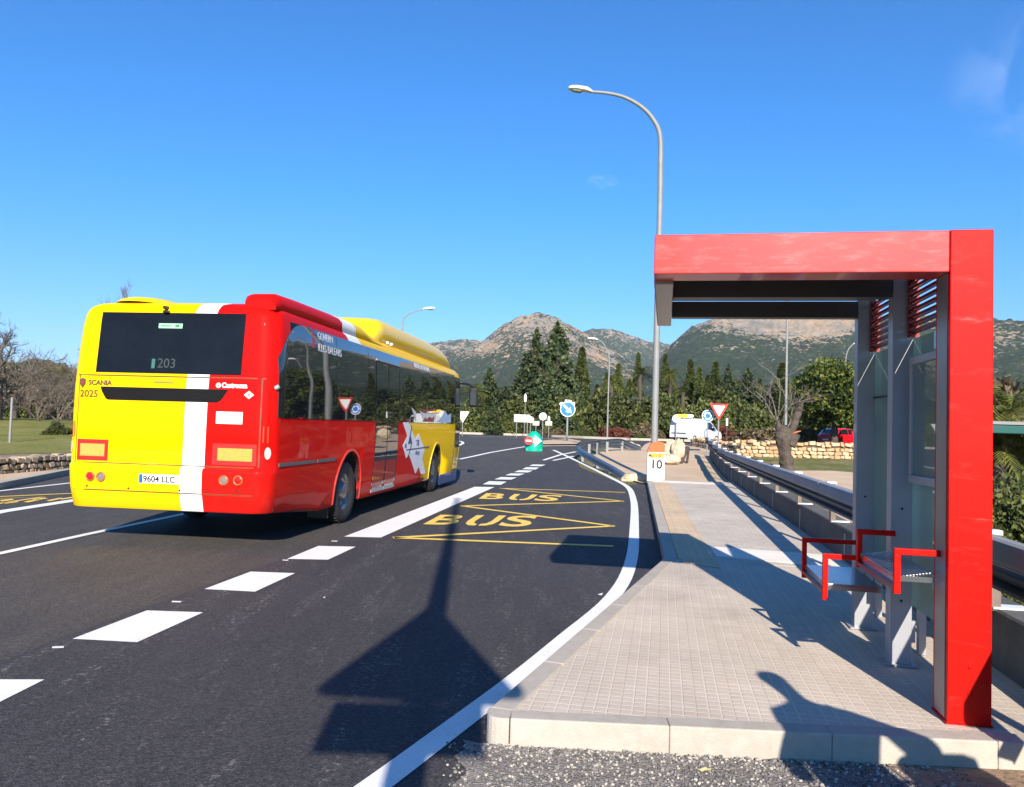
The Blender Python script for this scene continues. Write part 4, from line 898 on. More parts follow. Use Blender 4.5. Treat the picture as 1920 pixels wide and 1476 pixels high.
# white and red sticker shapes low on the front windows
m = MB(); m.prism([(6.75, 1.95), (7.15, 1.86), (7.2, 1.66)], .008, .011); m.prism([(7.45, 1.90), (7.9, 1.84), (8.9, 1.86), (9.15, 1.93), (9.05, 1.70), (8.9, 1.80), (8.7, 1.74), (8.4, 1.79), (8.2, 1.71), (8.0, 1.76), (7.85, 1.68), (7.75, 1.78)], .008, .011)
wrap_side(m.build('window_sticker', flat('sticker_white', (.62, .60, .56), .4), bus), .002)
m = MB(); m.prism([(7.40, 1.93), (9.2, 1.955), (9.15, 1.93), (7.9, 1.865)], .008, .010); m.prism([(7.9, 1.745), (8.9, 1.79), (8.9, 1.66), (7.8, 1.655)], .0085, .0105)
wrap_side(m.build('window_sticker', flat('sticker_red', (.25, .03, .02), .4), bus), .002)
m = MB(); m.prism([(9.25, 1.66), (9.7, 1.76), (10.15, 1.95), (10.5, 1.84), (10.9, 1.90), (10.9, 1.66)], .008, .010)
wrap_side(m.build('window_sticker', flat('sticker_blue', (.35, .50, .66), .4), bus), .002)
# wheels, arch lips, mud flaps
M_rim = flat('wheel_steel', (.22, .22, .225), .32, .85, var=.12, vs=6)
lip_r = flat('arch_lip', (.66, .03, .02), .35, coat=.3); lip_y = flat('arch_lip_yellow', (.78, .56, .02), .35, coat=.3)
for wi, yc in enumerate(WY):
    for s in (-1, 1):
        Wm = Matrix.Translation((s*1.185, yc, WR)) @ Matrix.Rotation(s*R(90), 4, 'Y')
        m = MB(); m.lathe([(.30, -.14), (.44, -.145), (.475, -.12), (.49, -.06), (.49, .06), (.475, .12), (.44, .145), (.30, .13), (.29, .12)], Wm, 40)
        for q in range(40):
            a = 2*math.pi*q/40; m.box(Wm @ Vector((.487*math.cos(a), .487*math.sin(a), 0)), (.02, .02, .2), M=(Wm.to_3x3() @ Matrix.Rotation(a, 3, 'Z')))
        wh = m.build('wheel', M_rubber, bus)
        m = MB(); m.lathe([(.295, .10), (.285, .12), (.25, .06), (.20, .02), (.16, .03), (.14, .11), (.10, .13), (.0, .135)], Wm, 36, 0)
        for q in range(10):
            a = 2*math.pi*q/10; m.lathe([(.014, .02), (.014, .05), (0, .052)], Wm @ Matrix.Translation((.18*math.cos(a), .18*math.sin(a), 0)), 8, 0)
            if wi: disc_c = Wm @ Matrix.Translation((.225*math.cos(a+.3), .225*math.sin(a+.3), 0)); m.lathe([(.026, .052), (0, .053)], disc_c, 10, 1)
        m.build('rim', [M_rim, M_black], wh)
    ap = arch_poly(yc)[1:-1]; m = MB(); o2 = [(yc + (a-yc)*1.055, .5 + (z-.5)*1.055) for a, z in ap]
    ring_ = [(a, max(z, .36)) for a, z in ap]; ring2 = [(a, max(z, .36)) for a, z in o2]
    ring_[0] = (ring_[0][0], .34); ring_[-1] = (ring_[-1][0], .34); ring2[0] = (ring2[0][0], .34); ring2[-1] = (ring2[-1][0], .34)
    n = len(ring_)
    vs = [(a, z, .0) for a, z in ring2] + [(a, z, .016) for a, z in ring2] + [(a, z, .016) for a, z in ring_] + [(a, z, -.05) for a, z in ring_]
    m.add(vs, [(s_*n+i, s_*n+i+1, (s_+1)*n+i+1, (s_+1)*n+i) for s_ in range(3) for i in range(n-1)])
    wrap_side(m.build('arch_lip', lip_y if wi else lip_r, bus), 0)
    m = MB(); m.box((1.12, yc - .66, .30), (.32, .015, .32)); m.build('mud_flap', M_black, bus)
m = MB(); m.box((0, 7.2, .5), (2.2, 8.8, .30)); m.build('chassis', M_dark, bus)
grid_panel('front_skirt', 9.98, 12.58, .11, .36, flat('skirt_blue', (.012, .05, .19), .4, coat=.3), off=.004)
# rear face
M_seam = flat('seam_grey', (.10, .05, .015), .6)
grid_panel('rear_window', -1.06, .88, 2.15, 2.925, M_glr, wrap=wrap_rear, n=14, th=.005)
def rp_(name, mat, fn, off=.002, par=None): m = MB(); fn(m); return wrap_rear(m.build(name, mat, par or bus), off)
def hexmat():
    m, nt, b = newmat('grille_mesh'); L = nt.links; tc = N(nt, 'ShaderNodeTexCoord'); mp = N(nt, 'ShaderNodeMapping'); mp.inputs['Rotation'].default_value = (R(90), 0, 0); L.new(tc.outputs['Object'], mp.inputs['Vector'])
    br = N(nt, 'ShaderNodeTexBrick'); br.inputs['Scale'].default_value = 1; br.inputs['Brick Width'].default_value = .028; br.inputs['Row Height'].default_value = .018; br.inputs['Mortar Size'].default_value = .004
    br.inputs['Color1'].default_value = (.001, .001, .001, 1); br.inputs['Color2'].default_value = (.0015, .0015, .0015, 1); br.inputs['Mortar'].default_value = (.014, .014, .015, 1); L.new(mp.outputs[0], br.inputs['Vector'])
    L.new(br.outputs[0], b.inputs['Base Color']); b.inputs['Roughness'].default_value = .6; b.inputs['Specular IOR Level'].default_value = .08; return m
rp_('engine_grille', hexmat(), lambda m: m.prism([(-.98, 1.965), (-.955, 1.90), (-.90, 1.815), (-.87, 1.80), (.58, 1.80), (.64, 1.83), (.73, 1.965)], 0, .004))
for x_, z_, w_, h_ in ((-.05, 2.11, 2.5, .013), (-.1, 1.005, 2.4, .013), (-1.275, 1.56, .012, 1.1), (1.16, 1.56, .012, 1.1), (0, .665, 2.5, .014)): grid_panel('hatch_seam', x_ - w_/2, x_ + w_/2, z_ - h_/2, z_ + h_/2, M_seam, wrap=wrap_rear, n=16, th=.001, off=.0008)
rp_('bumper_shadow_gap', flat('gap_dark', (.06, .03, .01), .7), lambda m: [m.box((0, .976, -.012), (2.1, .012, .02))])
rp_('hatch_handle', flat('handle_olive', (.35, .26, .05), .4), lambda m: (m.box((-.13, 2.04, .004), (.26, .024, .01), bev=.004), m.box((-.22, 1.01, .0), (.14, .018, .006))))
pl = rp_('number_plate', flat('plate_white', (.72, .72, .70), .4), lambda m: m.box((-.105, .83, .004), (.53, .115, .006)))
rp_('country_strip', flat('plate_blue', (.01, .10, .50), .4), lambda m: m.box((-.345, .83, .0085), (.045, .105, .002)), par=pl)
def mirror_text(name, body, size, mat, x, z, sx=1, bold=0, par=None, off=.006):
    # rear face is looked at along +y: local x runs to the right already
    return wrap_rear(text(name, body, size, mat, par or bus, Matrix.Translation((x, z, .0)), ext=.001, sx=sx, bold=bold), off)
mirror_text('plate_number', '9604 LLC', .105, M_black, -.315, .793, 1.02, .002, pl, .011)
M_tdark = flat('badge_dark', (.10, .06, .03), .4)
mirror_text('lettering', '2025', .125, flat('number_brown', (.11, .06, .01), .5), -1.255, 1.83, 1.0, .002)
mirror_text('lettering', 'SCANIA', .085, M_tdark, -1.145, 1.985, 1.05, .003)
mirror_text('lettering', 'Castrosua', .085, M_signw, .64, 1.99, .95, .004)
rp_('badge', M_tdark, lambda m: m.prism([(-1.265, 2.05), (-1.225, 2.07), (-1.185, 2.05), (-1.187, 1.99), (-1.225, 1.94), (-1.263, 1.99)], 0, .008))
rp_('badge_centre', flat('badge_red', (.30, .03, .05), .3), lambda m: disc(m, .024, .008, .012, 14, 0, (-1.225, 2.012)))
rp_('maker_mark', M_signw, lambda m: disc(m, .032, 0, .003, 16, 0, (.595, 2.015)))
rp_('diamond_mark', M_signw, lambda m: m.prism([(1.0, 1.955), (1.065, 1.905), (1.0, 1.855), (.935, 1.905)], 0, .003))
rp_('maker_mark_inset', M_sred, lambda m: (m.box((1.0, 1.905, .004), (.03, .02, .002)), m.prism([(.58, 2.02), (.61, 2.02), (.60, 2.0), (.59, 2.0)], .003, .005)))
rp_('white_label', flat('label_white', (.80, .80, .78), .4), lambda m: m.box((.76, 1.615, .002), (.345, .15, .003)))
rp_('label_print', flat('print_grey2', (.4, .4, .4), .5), lambda m: m.box((.86, 1.575, .005), (.03, .02, .001)))
M_amb = flat('reflector_amber', (.50, .31, .06), .35, var=.12, vs=40)
wrs = lambda sh: (lambda o, off: wrap_rear(o, off, sh))
M_rb = flat('reflector_red', (.36, .010, .006), .5)
for x0, x1, x2, x3 in ((-1.25, -.83, -1.205, -.875), (.56, 1.13, .63, 1.08)):
    a = grid_panel('reflector_board', x0, x1, 1.03, 1.295, M_rb, wrap=wrap_rear, n=8, th=.004)
    grid_panel('amber_field', x2, x3, 1.085, 1.24, M_amb, wrap=wrap_rear, n=8, th=.003, off=.006, par=a)
def lampr(x, z, c):
    x += .06
    m = MB(); Mr = Matrix.Translation((x, rear_y(x, z), z)) @ Matrix.Rotation(R(90), 4, 'X')
    m.lathe([(.062, -.01), (.062, .012), (.05, .016), (.044, .004), (.044, -.01)], Mr, 24, 0); m.lathe([(.044, .006), (.03, .012), (.014, .006), (.0, .014)], Mr, 20, 1)
    return m.build('tail_light', [flat('bezel', (.35, .12, .03), .3), flat(*c)], bus)
RL, GL = ('lens_red', (.42, .01, .01), .15), ('lens_smoke', (.20, .16, .15), .15)
lampr(-1.03, .83, RL); lampr(-.885, .83, GL); lampr(.74, .845, GL); lampr(.925, .85, RL)
for c_ in ((-1.07, .71), (-.51, .70), (.17, .70), (.91, .72)): rp_('screw', M_black, lambda m: disc(m, .012, 0, .006, 10, 0, c_))
rp_('emergency_sticker', flat('sticker_green', (.30, .55, .36), .4), lambda m: m.box((-.11, 2.755, .007), (.32, .062, .002)))
rp_('sticker_print', flat('print_green', (.02, .22, .08), .4), lambda m: (m.box((-.17, 2.755, .0095), (.14, .012, .002)), m.box((-.02, 2.755, .0095), (.05, .03, .002))))
mirror_text('lettering', '203', .17, flat('display_dim', (.03, .042, .042), .5), -.24, 2.22, 1.0, 0, None, .009)
rp_('display_bar', flat('display_teal', (.03, .12, .10), .5), lambda m: m.box((-.29, 2.27, .008), (.045, .12, .002)))
m = MB(); m.box((-.14, rear_y(-.14, 2.985) - .03, 2.99), (.05, .07, .04), bev=.008); m.box((-.12, rear_y(0, 2.94) - .03, 2.935), (.07, .06, .03), bev=.005); m.build('rear_camera', M_black, bus)
for s in (-1, 1):
    m = MB()
    for q in range(2): m.box((s*(1.26 + .045*q), 1.42, .001), (.012, .2, .004))
    wrap_rear(m.build('vent_slit', flat('slit_red', (.35, .05, .01), .6), bus), .002, 0)
    m = MB(); m.prism([(s*1.31 + .028*math.cos(2*math.pi*i/16), 1.19 + .075*math.sin(2*math.pi*i/16)) for i in range(16)], 0, .012)
    wrap_rear(m.build('marker_light', flat('marker_clear', (.66, .62, .56), .25), bus), .0, 0)
m = MB(); m.lathe([(.03, 0), (.03, .05), (0, .06)], Matrix.Translation((side_x(.12, 2.0), .12, 2.0)) @ Matrix.Rotation(R(60), 4, 'Y'), 12); m.build('window_catch', M_steel, bus)
# roof fairings, gas tank pod
def loft(m, secs, mi=0):
    k = len(secs[0]); vs = [p for s_ in secs for p in s_]
    m.add(vs, [(i*k+j, i*k+(j+1) % k, (i+1)*k+(j+1) % k, (i+1)*k+j) for i in range(len(secs)-1) for j in range(k)], mi, True); m.add(secs[0], [list(range(k))], mi); m.add(secs[-1], [list(range(k))], mi)
def rail_sec(s, y, x0, x1, zb, zt): return [(s*x0, y, zb), (s*x0, y, zt - .02), (s*(x0+.05), y, zt), (s*(x1-.09), y, zt), (s*(x1-.03), y, zt - .035), (s*x1, y, zt - .09), (s*(x1+.005), y, zb)]
for s in (1, -1):
    m = MB()
    loft(m, [rail_sec(s, y if s > 0 else y + .5*(y < 1), .88, 1.285 if s > 0 else 1.22, 2.99, z if s > 0 else min(z, 3.10)) for y, z in ((.16, 3.12), (.22, 3.19), (.34, 3.22), (.9, 3.235), (1.6, 3.24), (2.9, 3.25), (3.7, 3.24), (4.3, 3.15), (5.0, 3.11), (12.0, 3.10), (12.2, 3.04))])
    m.build('roof_fairing', M_liv, bus)
def pod_sec(y, w, z):
    w *= 1.06
    return [(-w, y, 3.04), (-w, y, 3.04 + (z-3.04)*.55), (-w*.97, y, z - .12*(z-3.04)/.5), (-w*.88, y, z - .03*(z-3.04)/.5), (-w*.7, y, z), (0, y, z + .02), (w*.7, y, z), (w*.88, y, z - .03*(z-3.04)/.5), (w*.97, y, z - .12*(z-3.04)/.5), (w, y, 3.04 + (z-3.04)*.55), (w, y, 3.04)]
m = MB(); M_pod = flat('pod_yellow', (.82, .53, .0), .38, coat=.25, var=.05, spec=.35)
loft(m, [pod_sec(y, w, z) for y, w, z in ((4.35, 1.12, 3.06), (4.5, 1.13, 3.12), (4.75, 1.13, 3.28), (5.05, 1.13, 3.48), (5.2, 1.13, 3.57), (5.35, 1.13, 3.60), (6.5, 1.12, 3.61), (9.6, 1.12, 3.62), (10.2, 1.11, 3.60), (10.9, 1.11, 3.58), (11.4, 1.10, 3.48), (11.8, 1.08, 3.32), (12.05, 1.05, 3.16), (12.15, 1.0, 3.06))])
m.build('gas_tank_pod', M_pod, bus)
m = MB(); vs = [(-.72 + .40*math.cos(a)*math.cos(b), .75 + .55*math.sin(a)*math.cos(b), 3.09 + .11*math.sin(b)) for b in (0, .4, .8, 1.2, 1.5) for a in [2*math.pi*k/20 for k in range(20)]]
m.add(vs, [(i*20+k, i*20+(k+1) % 20, (i+1)*20+(k+1) % 20, (i+1)*20+k) for i in range(4) for k in range(20)] + [list(range(80, 100))], 0, True); m.build('roof_dome', M_pod, bus)
m = MB()
for y in (5.9, 10.2):
    for s in (1,): m.tube([(s*1.125, y, 3.08), (s*1.128, y, 3.26), (s*1.11, y, 3.40), (s*1.0, y, 3.49)], .014, 6)
m.build('pod_seam', lip_y, bus)
m = MB(); m.box((1.25, 5.35, 3.13), (.05, .07, .05), bev=.01); m.box((1.25, 5.62, 3.13), (.05, .09, .05), bev=.01); m.build('roof_marker', M_signw, bus)
# front glass and mirror
grid_panel('windscreen', -1.1, 1.1, 1.2, 2.9, M_gl, wrap=lambda o, off: [setattr(v, 'co', Vector((v.co.x, LB + off + v.co.z, v.co.y))) for v in o.data.vertices] and o, n=8)
m = MB(); m.tube(smooth_poly([(1.15, 12.6, 2.72), (1.36, 12.85, 2.78), (1.55, 12.98, 2.72), (1.6, 13.02, 2.58)], 5), .03, 8)
mr_ = m.build('mirror_arm', M_black, bus)
m = MB(); m.box((1.60, 13.02, 2.40), (.24, .14, .56), bev=.06); m.build('mirror', M_black, bus)
m = MB(); m.box((1.60, 12.945, 2.36), (.15, .006, .36), bev=.002); m.build('mirror_glass', flat('mirror_glass', (.04, .045, .05), .12), bus)
# ================================================================ ROAD VEHICLES
def vehicle(name, label, cat, loc, rz, prof, wid, paint, glassrows, wheels, wr, kind):
    """prof: list of (y, zlow, zbelt, zroof) stations along the length; body lofted with tumblehome"""
    t = thing(name, label, cat, loc, rz); m = MB(); secs = []
    for y, z0, zb, zr, wf in prof:
        w = wid/2*wf; tr = w*(.80 if kind == 'car' else .88)
        if zr - zb < .05: tr = w*.92
        secs.append([(-w*.94, y, z0), (-w, y, z0 + .12), (-w, y, zb - .08), (-w*.97, y, zb), (-tr, y, zr - .05), (-tr*.9, y, zr), (tr*.9, y, zr), (tr, y, zr - .05), (w*.97, y, zb), (w, y, zb - .08), (w, y, z0 + .12), (w*.94, y, z0)])
    loft(m, secs); m.build('body', paint, t)
    for nm, poly, side in glassrows:   # window quads given as (y, z) on the flank or (x, z) at the tail
        m = MB()
        if side == 'flank':
            for s in (-1, 1):
                pts = []
                for y, z in poly:
                    for a, b in zip(prof, prof[1:]):
                        if a[0] <= y <= b[0]: break
                    f = (y - a[0])/(b[0]-a[0]); zb = a[2] + (b[2]-a[2])*f; zr = a[3] + (b[3]-a[3])*f; w = wid/2*(a[4] + (b[4]-a[4])*f); tr = w*(.80 if kind == 'car' else .88)
                    u = min(1, max(0, (z - zb)/max(.05, zr - .05 - zb))); pts.append((s*(w*.97 + (tr - w*.97)*u + .012), y, z))
                n = len(pts); m.add(pts + [(x - s*.02, y, z) for x, y, z in pts], [list(range(n))] + [(i, (i+1) % n, n+(i+1) % n, n+i) for i in range(n)])
        else:
            n = len(poly); y0 = side; m.add([(x, y0(z) if callable(y0) else y0, z) for x, z in poly] + [(x, (y0(z) if callable(y0) else y0) + .02, z) for x, z in poly], [list(range(n))] + [(i, (i+1) % n, n+(i+1) % n, n+i) for i in range(n)])
        o = m.build(nm[0], nm[1], t)
    for y in wheels:
        for s in (-1, 1):
            Wm = Matrix.Translation((s*(wid/2 - .10), y, wr)) @ Matrix.Rotation(s*R(90), 4, 'Y')
            m = MB(); m.lathe([(wr*.6, -.1), (wr*.95, -.1), (wr, -.06), (wr, .07), (wr*.95, .105), (wr*.62, .10)], Wm, 22); w_ = m.build('wheel', M_rubber, t)
            m = MB(); m.lathe([(wr*.62, .09), (wr*.5, .06), (wr*.2, .09), (0, .1)], Wm, 18); m.build('rim', M_rim, w_)
    return t
M_vwhite = flat('van_white', (.78, .79, .80), .3, coat=.6, var=.02)
D = 60; vp = GD(1264, 826, D)
PV = [(0, .32, 1.0, 1.72, .96), (.05, .28, 1.05, 1.80, 1), (1.0, .28, 1.05, 1.86, 1), (2.2, .28, 1.05, 1.86, 1), (2.75, .28, 1.05, 1.78, 1), (3.2, .28, 1.03, 1.46, 1), (3.55, .28, 1.0, 1.10, .99), (4.0, .28, .92, .97, .96), (4.25, .3, .72, .77, .90)]
van = vehicle('van', 'white panel van on the roundabout behind the boulders and the orange topped milestone', 'van', (vp.x + .35, D, terr(0, D)), R(-50), PV, 1.83, M_vwhite, [
    (('side_window', M_gl), [(2.42, 1.08), (2.45, 1.62), (2.75, 1.62), (3.35, 1.22), (3.42, 1.06)], 'flank'),
    (('rubbing_strip', M_black), [(.5, .86), (.5, .90), (1.6, .90), (1.6, .86)], 'flank'),
    (('tail_light', flat('lens_red', (.42, .01, .01), .15)), [(.06, .75), (.06, 1.35), (.13, 1.35), (.15, .75)], 'flank'),
    (('door_handle', M_black), [(2.25, .98), (2.25, 1.02), (2.4, 1.02), (2.4, .98)], 'flank'),
    (('door_gap', flat('gap_grey', (.3, .3, .3), .6)), [(-.006, .45), (-.006, 1.7), (.006, 1.7), (.006, .45)], -.012),
    (('number_plate', M_signw), [(-.35, .52), (.15, .52), (.15, .62), (-.35, .62)], -.03),
    (('plate_trim', M_black), [(-.7, .70), (.65, .70), (.65, .77), (-.7, .77)], -.03),
    (('rear_bumper', M_black), [(-.85, .30), (.85, .30), (.85, .42), (-.85, .42)], -.05),
    (('windscreen', M_gl), [(-.75, 1.05), (.75, 1.05), (.6, 1.6), (-.6, 1.6)], lambda z: 3.58 - (z-1.05)*.95 + .0)], (.75, 3.45), .31, 'van')
m = MB(); m.box((.93, 2.95, 1.10), (.10, .16, .2), bev=.03); m.build('door_mirror', M_black, van)
M_cred = flat('car_red', (.60, .008, .016), .25, coat=.8, var=.02)
PC = [(0, .35, .85, .93, .92), (.12, .25, .92, 1.02, .98), (.45, .22, .93, 1.36, 1), (1.0, .22, .93, 1.45, 1), (1.9, .22, .92, 1.45, 1), (2.5, .22, .91, 1.28, 1), (3.05, .22, .90, .97, 1), (3.7, .22, .78, .84, .97), (4.1, .25, .62, .67, .88)]
D = 62; cp = GD(1541, 812, D)
car = vehicle('parked_car', 'bright red hatchback beyond the stone wall seen left of the shelter post', 'car', (cp.x + .3, D, terr(0, D) + .02), R(-62), PC, 1.74, M_cred, [
    (('side_window', M_gl), [(.55, .98), (.68, 1.28), (1.1, 1.38), (1.55, 1.38), (1.55, .98)], 'flank'), (('side_window', M_gl), [(1.62, .98), (1.62, 1.38), (2.0, 1.37), (2.7, 1.06), (2.75, .97)], 'flank'),
    (('rear_window', M_gl), [(-.6, .98), (.6, .98), (.5, 1.32), (-.5, 1.32)], lambda z: .10 + (z-.95)*.82 - .03),
    (('tail_light', flat('lens_pale', (.75, .25, .22), .2)), [(-.75, .72), (-.5, .72), (-.5, .84), (-.75, .84)], .02), (('tail_light', flat('lens_pale', (.7, .1, .1), .2)), [(.75, .72), (.5, .72), (.5, .84), (.75, .84)], .02),
    (('number_plate', M_signw), [(-.26, .5), (.26, .5), (.26, .61), (-.26, .61)], -.02),
    (('windscreen', M_gl), [(-.65, .96), (.65, .96), (.55, 1.30), (-.55, 1.30)], lambda z: 3.0 - (z-.95)*1.35)], (.75, 3.3), .30, 'car')
# round and yellow arrow boards behind the van roof
t, h = signpost('yellow and white arrow sign showing above the white van roof', 1283, 780, 60, name='direction_sign', cat='direction sign')
post(t, h, .2, .04)
plate(t, 'yellow_board', h, [lambda m: m.prism([(-.5, -.12), (.25, -.12), (.25, .12), (-.5, .12)], 0, .03)], flat('board_yellow', (.80, .52, .02), .5))
plate(t, 'white_tip', h, [lambda m: m.prism([(.25, -.12), (.62, -.12), (.72, 0), (.62, .12), (.25, .12)], 0, .03)], M_signw)
t, h = signpost('round pale sign back peeking over the rear of the white van', 1268, 785, 60)
post(t, h, .1, .04); plate(t, 'sign_back', h, [lambda m: disc(m, .30, 0, .02)], M_back)
# ================================================================ STONE WALLS AND BOULDERS
g = random.Random(11)
STN = [flat('stone_ochre', (.46, .30, .15), .95, var=.22, vs=7, bump=.4, bs=22), flat('stone_pale', (.52, .39, .24), .95, var=.2, vs=7, bump=.4, bs=22), flat('stone_rust', (.42, .25, .13), .95, var=.25, vs=7, bump=.4, bs=22), flat('wall_gap_earth', (.13, .09, .06), 1.0, var=.3, vs=9)]
proto_s = []
for k in range(10):
    bm = bmesh.new(); bmesh.ops.create_cube(bm, size=1.7)
    for v in bm.verts: v.co = Vector((v.co.x*g.uniform(.72, 1.08), v.co.y*g.uniform(.7, 1.05), v.co.z*g.uniform(.7, 1.08)))
    bmesh.ops.bevel(bm, geom=bm.edges[:], offset=.16, segments=1, affect='EDGES'); bm.verts.index_update()
    proto_s.append(([v.co.copy() for v in bm.verts], [[v.index for v in f.verts] for f in bm.faces])); bm.free()
def stone_wall(label, p0, p1, h, th, s, zf=terr, mats=STN, ragged=.16):
    p0, p1 = Vector(p0), Vector(p1); d = p1 - p0; Ln = d.length; d.normalize(); a = math.atan2(d.y, d.x); n = Vector((-d.y, d.x))
    m = MB(); k = max(1, int(Ln/3))
    for i in range(k):
        c = p0 + d*(Ln*(i+.5)/k) + n*th*.5; m.box((c.x, c.y, zf(c.x, c.y) + h*.44), (Ln/k + .02, th*.72, h*.88), a, 3)
    rows = max(2, int(h/(s*.62)))
    for side in (0, 1):
        for r in range(rows):
            x = -g.uniform(0, s)
            while x < Ln:
                w = g.uniform(.6, 1.7)*s; hh = h/rows*g.uniform(.85, 1.12); c = p0 + d*(x + w/2) + n*(th*.10 if side == 0 else th*.9)
                vs, fs = proto_s[g.randrange(10)]; z = zf(c.x, c.y) + h*(r+.5)/rows + (g.uniform(-.2, .8)*ragged if r == rows-1 else 0)
                Rm = Matrix.Rotation(a + g.uniform(-.12, .12), 3, 'Z') @ Matrix.Rotation(g.uniform(-.25, .25), 3, 'Y')
                sv = [Vector((v.x*w*.58, v.y*th*.30, v.z*hh*.60)) for v in vs]
                m.add([Rm @ v + Vector((c.x, c.y, z)) for v in sv], fs, g.choice((0, 0, 1, 1, 1, 2))); x += w*1.0
    o = m.build('stone_wall', mats); return tag(o, label, 'stone wall')
A = Gt(1352, 846); B = Gt(1640, 846)
stone_wall('long ochre dry stone wall behind the pruned tree and below the red car', (A.x, 38.5), (B.x + 7, 38.5 + (B.x-A.x)*.06), .70, .5, .27)
A2 = GD(1240, 835, 48); stone_wall('low pale stone wall running left of the roundabout signs behind the guardrail end', (GD(1300, 830, 46).x, 46), (A.x, 38.8), .50, .45, .26)
lw = [Vector(p) for p in ((-12.3, 8.5), (-13.0, 16.8), (-14.2, 21.6), (-16.6, 31.5), (-20.5, 44))]
for i in range(1, 2): pass
LWM = [flat('stone_grey', (.26, .21, .155), .95, var=.25, vs=8, bump=.4, bs=22), flat('stone_buff', (.36, .29, .205), .95, var=.2, vs=8, bump=.4, bs=22), flat('stone_dun', (.20, .155, .10), .95, var=.25, vs=8, bump=.4, bs=22), STN[3]]
wa, wb = G(0, 889, .14).xy, G(140, 877.5, .14).xy
stone_wall('low rubble stone wall along the sidewalk on the far left of the road', wa - (wb-wa)*1.2, wb + (wb-wa)*1.6, .40, .5, .20, lambda x, y: 0.08, LWM, .06)
drape('soil_bank', [[tuple(wa - (wb-wa)*1.2 + Vector((-.4, .2))), tuple(wb + (wb-wa)*1.6 + Vector((-.4, .2)))] + [tuple(G(a, b, .4).xy) for a, b in ((330, 843), (140, 848.5), (0, 852), (-150, 855))]], M_soil, .40)
fw = [Vector(GD(700, 808, 92)[:2]), Vector(GD(955, 810, 88)[:2])]
stone_wall('distant cream stone wall under the conifers across the roundabout', fw[0], fw[1], .75, .5, .8, lambda x, y: .75)
def boulder(label, px, py, D, r, seed, sq=(1, 1, 1), group=None):
    c = GD(px, py, D); bm = bmesh.new(); bmesh.ops.create_icosphere(bm, subdivisions=4, radius=1)
    for v in bm.verts:
        q = v.co.copy(); f = 1 + .32*mnoise.noise(q*1.1 + Vector((seed, 0, 0))) + .12*mnoise.noise(q*3 + Vector((0, seed, 0))) + .04*mnoise.noise(q*9)
        cell = mnoise.cell(q*1.6 + Vector((seed,)*3)); v.co = Vector((q.x*sq[0], q.y*sq[1], q.z*sq[2]))*r*f*(1 + .05*cell)
    me = bpy.data.meshes.new('boulder'); bm.to_mesh(me); bm.free(); me.materials.append(M_rock)
    for p in me.polygons: p.use_smooth = True
    o = bpy.data.objects.new('boulder', me); col.objects.link(o); o.location = c; return tag(o, label, 'boulder', group)
BG = 'boulders beside the end of the path'
boulder('tall upright limestone boulder leaning at the guardrail terminal', 1271, 845, 33.5, .42, 1, (.7, .8, 1.15), BG)
boulder('squat pale boulder just right of the orange milestone cap', 1251, 846, 34, .38, 4, (.9, .8, .9), BG)
boulder('small flat boulder lying low at the foot of the upright boulder', 1256, 861, 32.5, .32, 8, (1.2, .8, .6), BG)
boulder('rounded boulder behind the others close to the van rear', 1262, 835, 38, .34, 13, (1, .8, .8), BG)
boulder('low boulder at the buried near end of the curved guardrail', 1190, 897, 25.2, .30, 17, (1.35, .9, .55), BG)
boulder('low cream boulder at the far end of the curved guardrail', 1186, 838, 42, .32, 21, (1.4, .8, .7), BG)
for i, (px, py, D, r) in enumerate(((1212, 899, 24.6, .15), (1096, 872, 33, .16), (1118, 880, 30.5, .14), (1143, 887, 28.4, .13))):
    boulder(('small stone between the curved guardrail end and the milestone', 'small stone at the foot of the first guardrail post', 'small stone under the middle of the curved guardrail', 'small stone under the dipping guardrail near its low end')[i], px, py, D, r, 30+i, (1.2, .9, .7), 'small stones under the curved guardrail')
# ================================================================ VEGETATION
NR = np.random.default_rng(5)
def leaf_mesh(name, C, size, mat, flatten=0., aspect=1.6, up=0.):
    """C: (n,3) leaf centres -> one mesh of n small bent quads"""
    n = len(C); d = NR.normal(size=(n, 3)); d[:, 2] = d[:, 2]*(1 - flatten) + up; d /= np.linalg.norm(d, axis=1)[:, None]
    e = np.cross(d, NR.normal(size=(n, 3))); e /= np.linalg.norm(e, axis=1)[:, None]
    s = size*NR.uniform(.55, 1.35, (n, 1))
    a, b = d*s*aspect*.5, e*s*.5
    V = np.stack([C - a, C + b, C + a, C - b], 1).reshape(-1, 3)
    me = bpy.data.meshes.new(name); me.vertices.add(4*n); me.vertices.foreach_set('co', V.ravel())
    me.loops.add(4*n); me.loops.foreach_set('vertex_index', np.arange(4*n)); me.polygons.add(n)
    me.polygons.foreach_set('loop_start', np.arange(n)*4); me.polygons.foreach_set('loop_total', np.full(n, 4))
    me.update(); at = me.attributes.new('lv', 'FLOAT', 'POINT'); at.data.foreach_set('value', np.repeat(NR.uniform(0, 1, n), 4)); me.materials.append(mat); me.validate()
    return me
def clumps(cent, rad, per, squash=.8):
    o = []
    for c, r in zip(cent, rad):
        q = NR.normal(size=(per, 3)); q /= np.linalg.norm(q, axis=1)[:, None]; q *= (NR.uniform(.25, 1, (per, 1))**.5)*r; q[:, 2] *= squash; o.append(c + q)
    return np.concatenate(o)
F_con = foliage('conifer_green', (0.013, 0.026, 0.013), (0.039, 0.065, 0.023), (0.111, 0.130, 0.046), .5, .15)
F_cyp = foliage('cypress_green', (0.021, 0.034, 0.010), (0.065, 0.088, 0.021), (0.143, 0.163, 0.039), .5, .15)
F_rnd = foliage('glossy_green', (0.011, 0.025, 0.007), (0.052, 0.086, 0.014), (0.253, 0.265, 0.034), .8, .2)
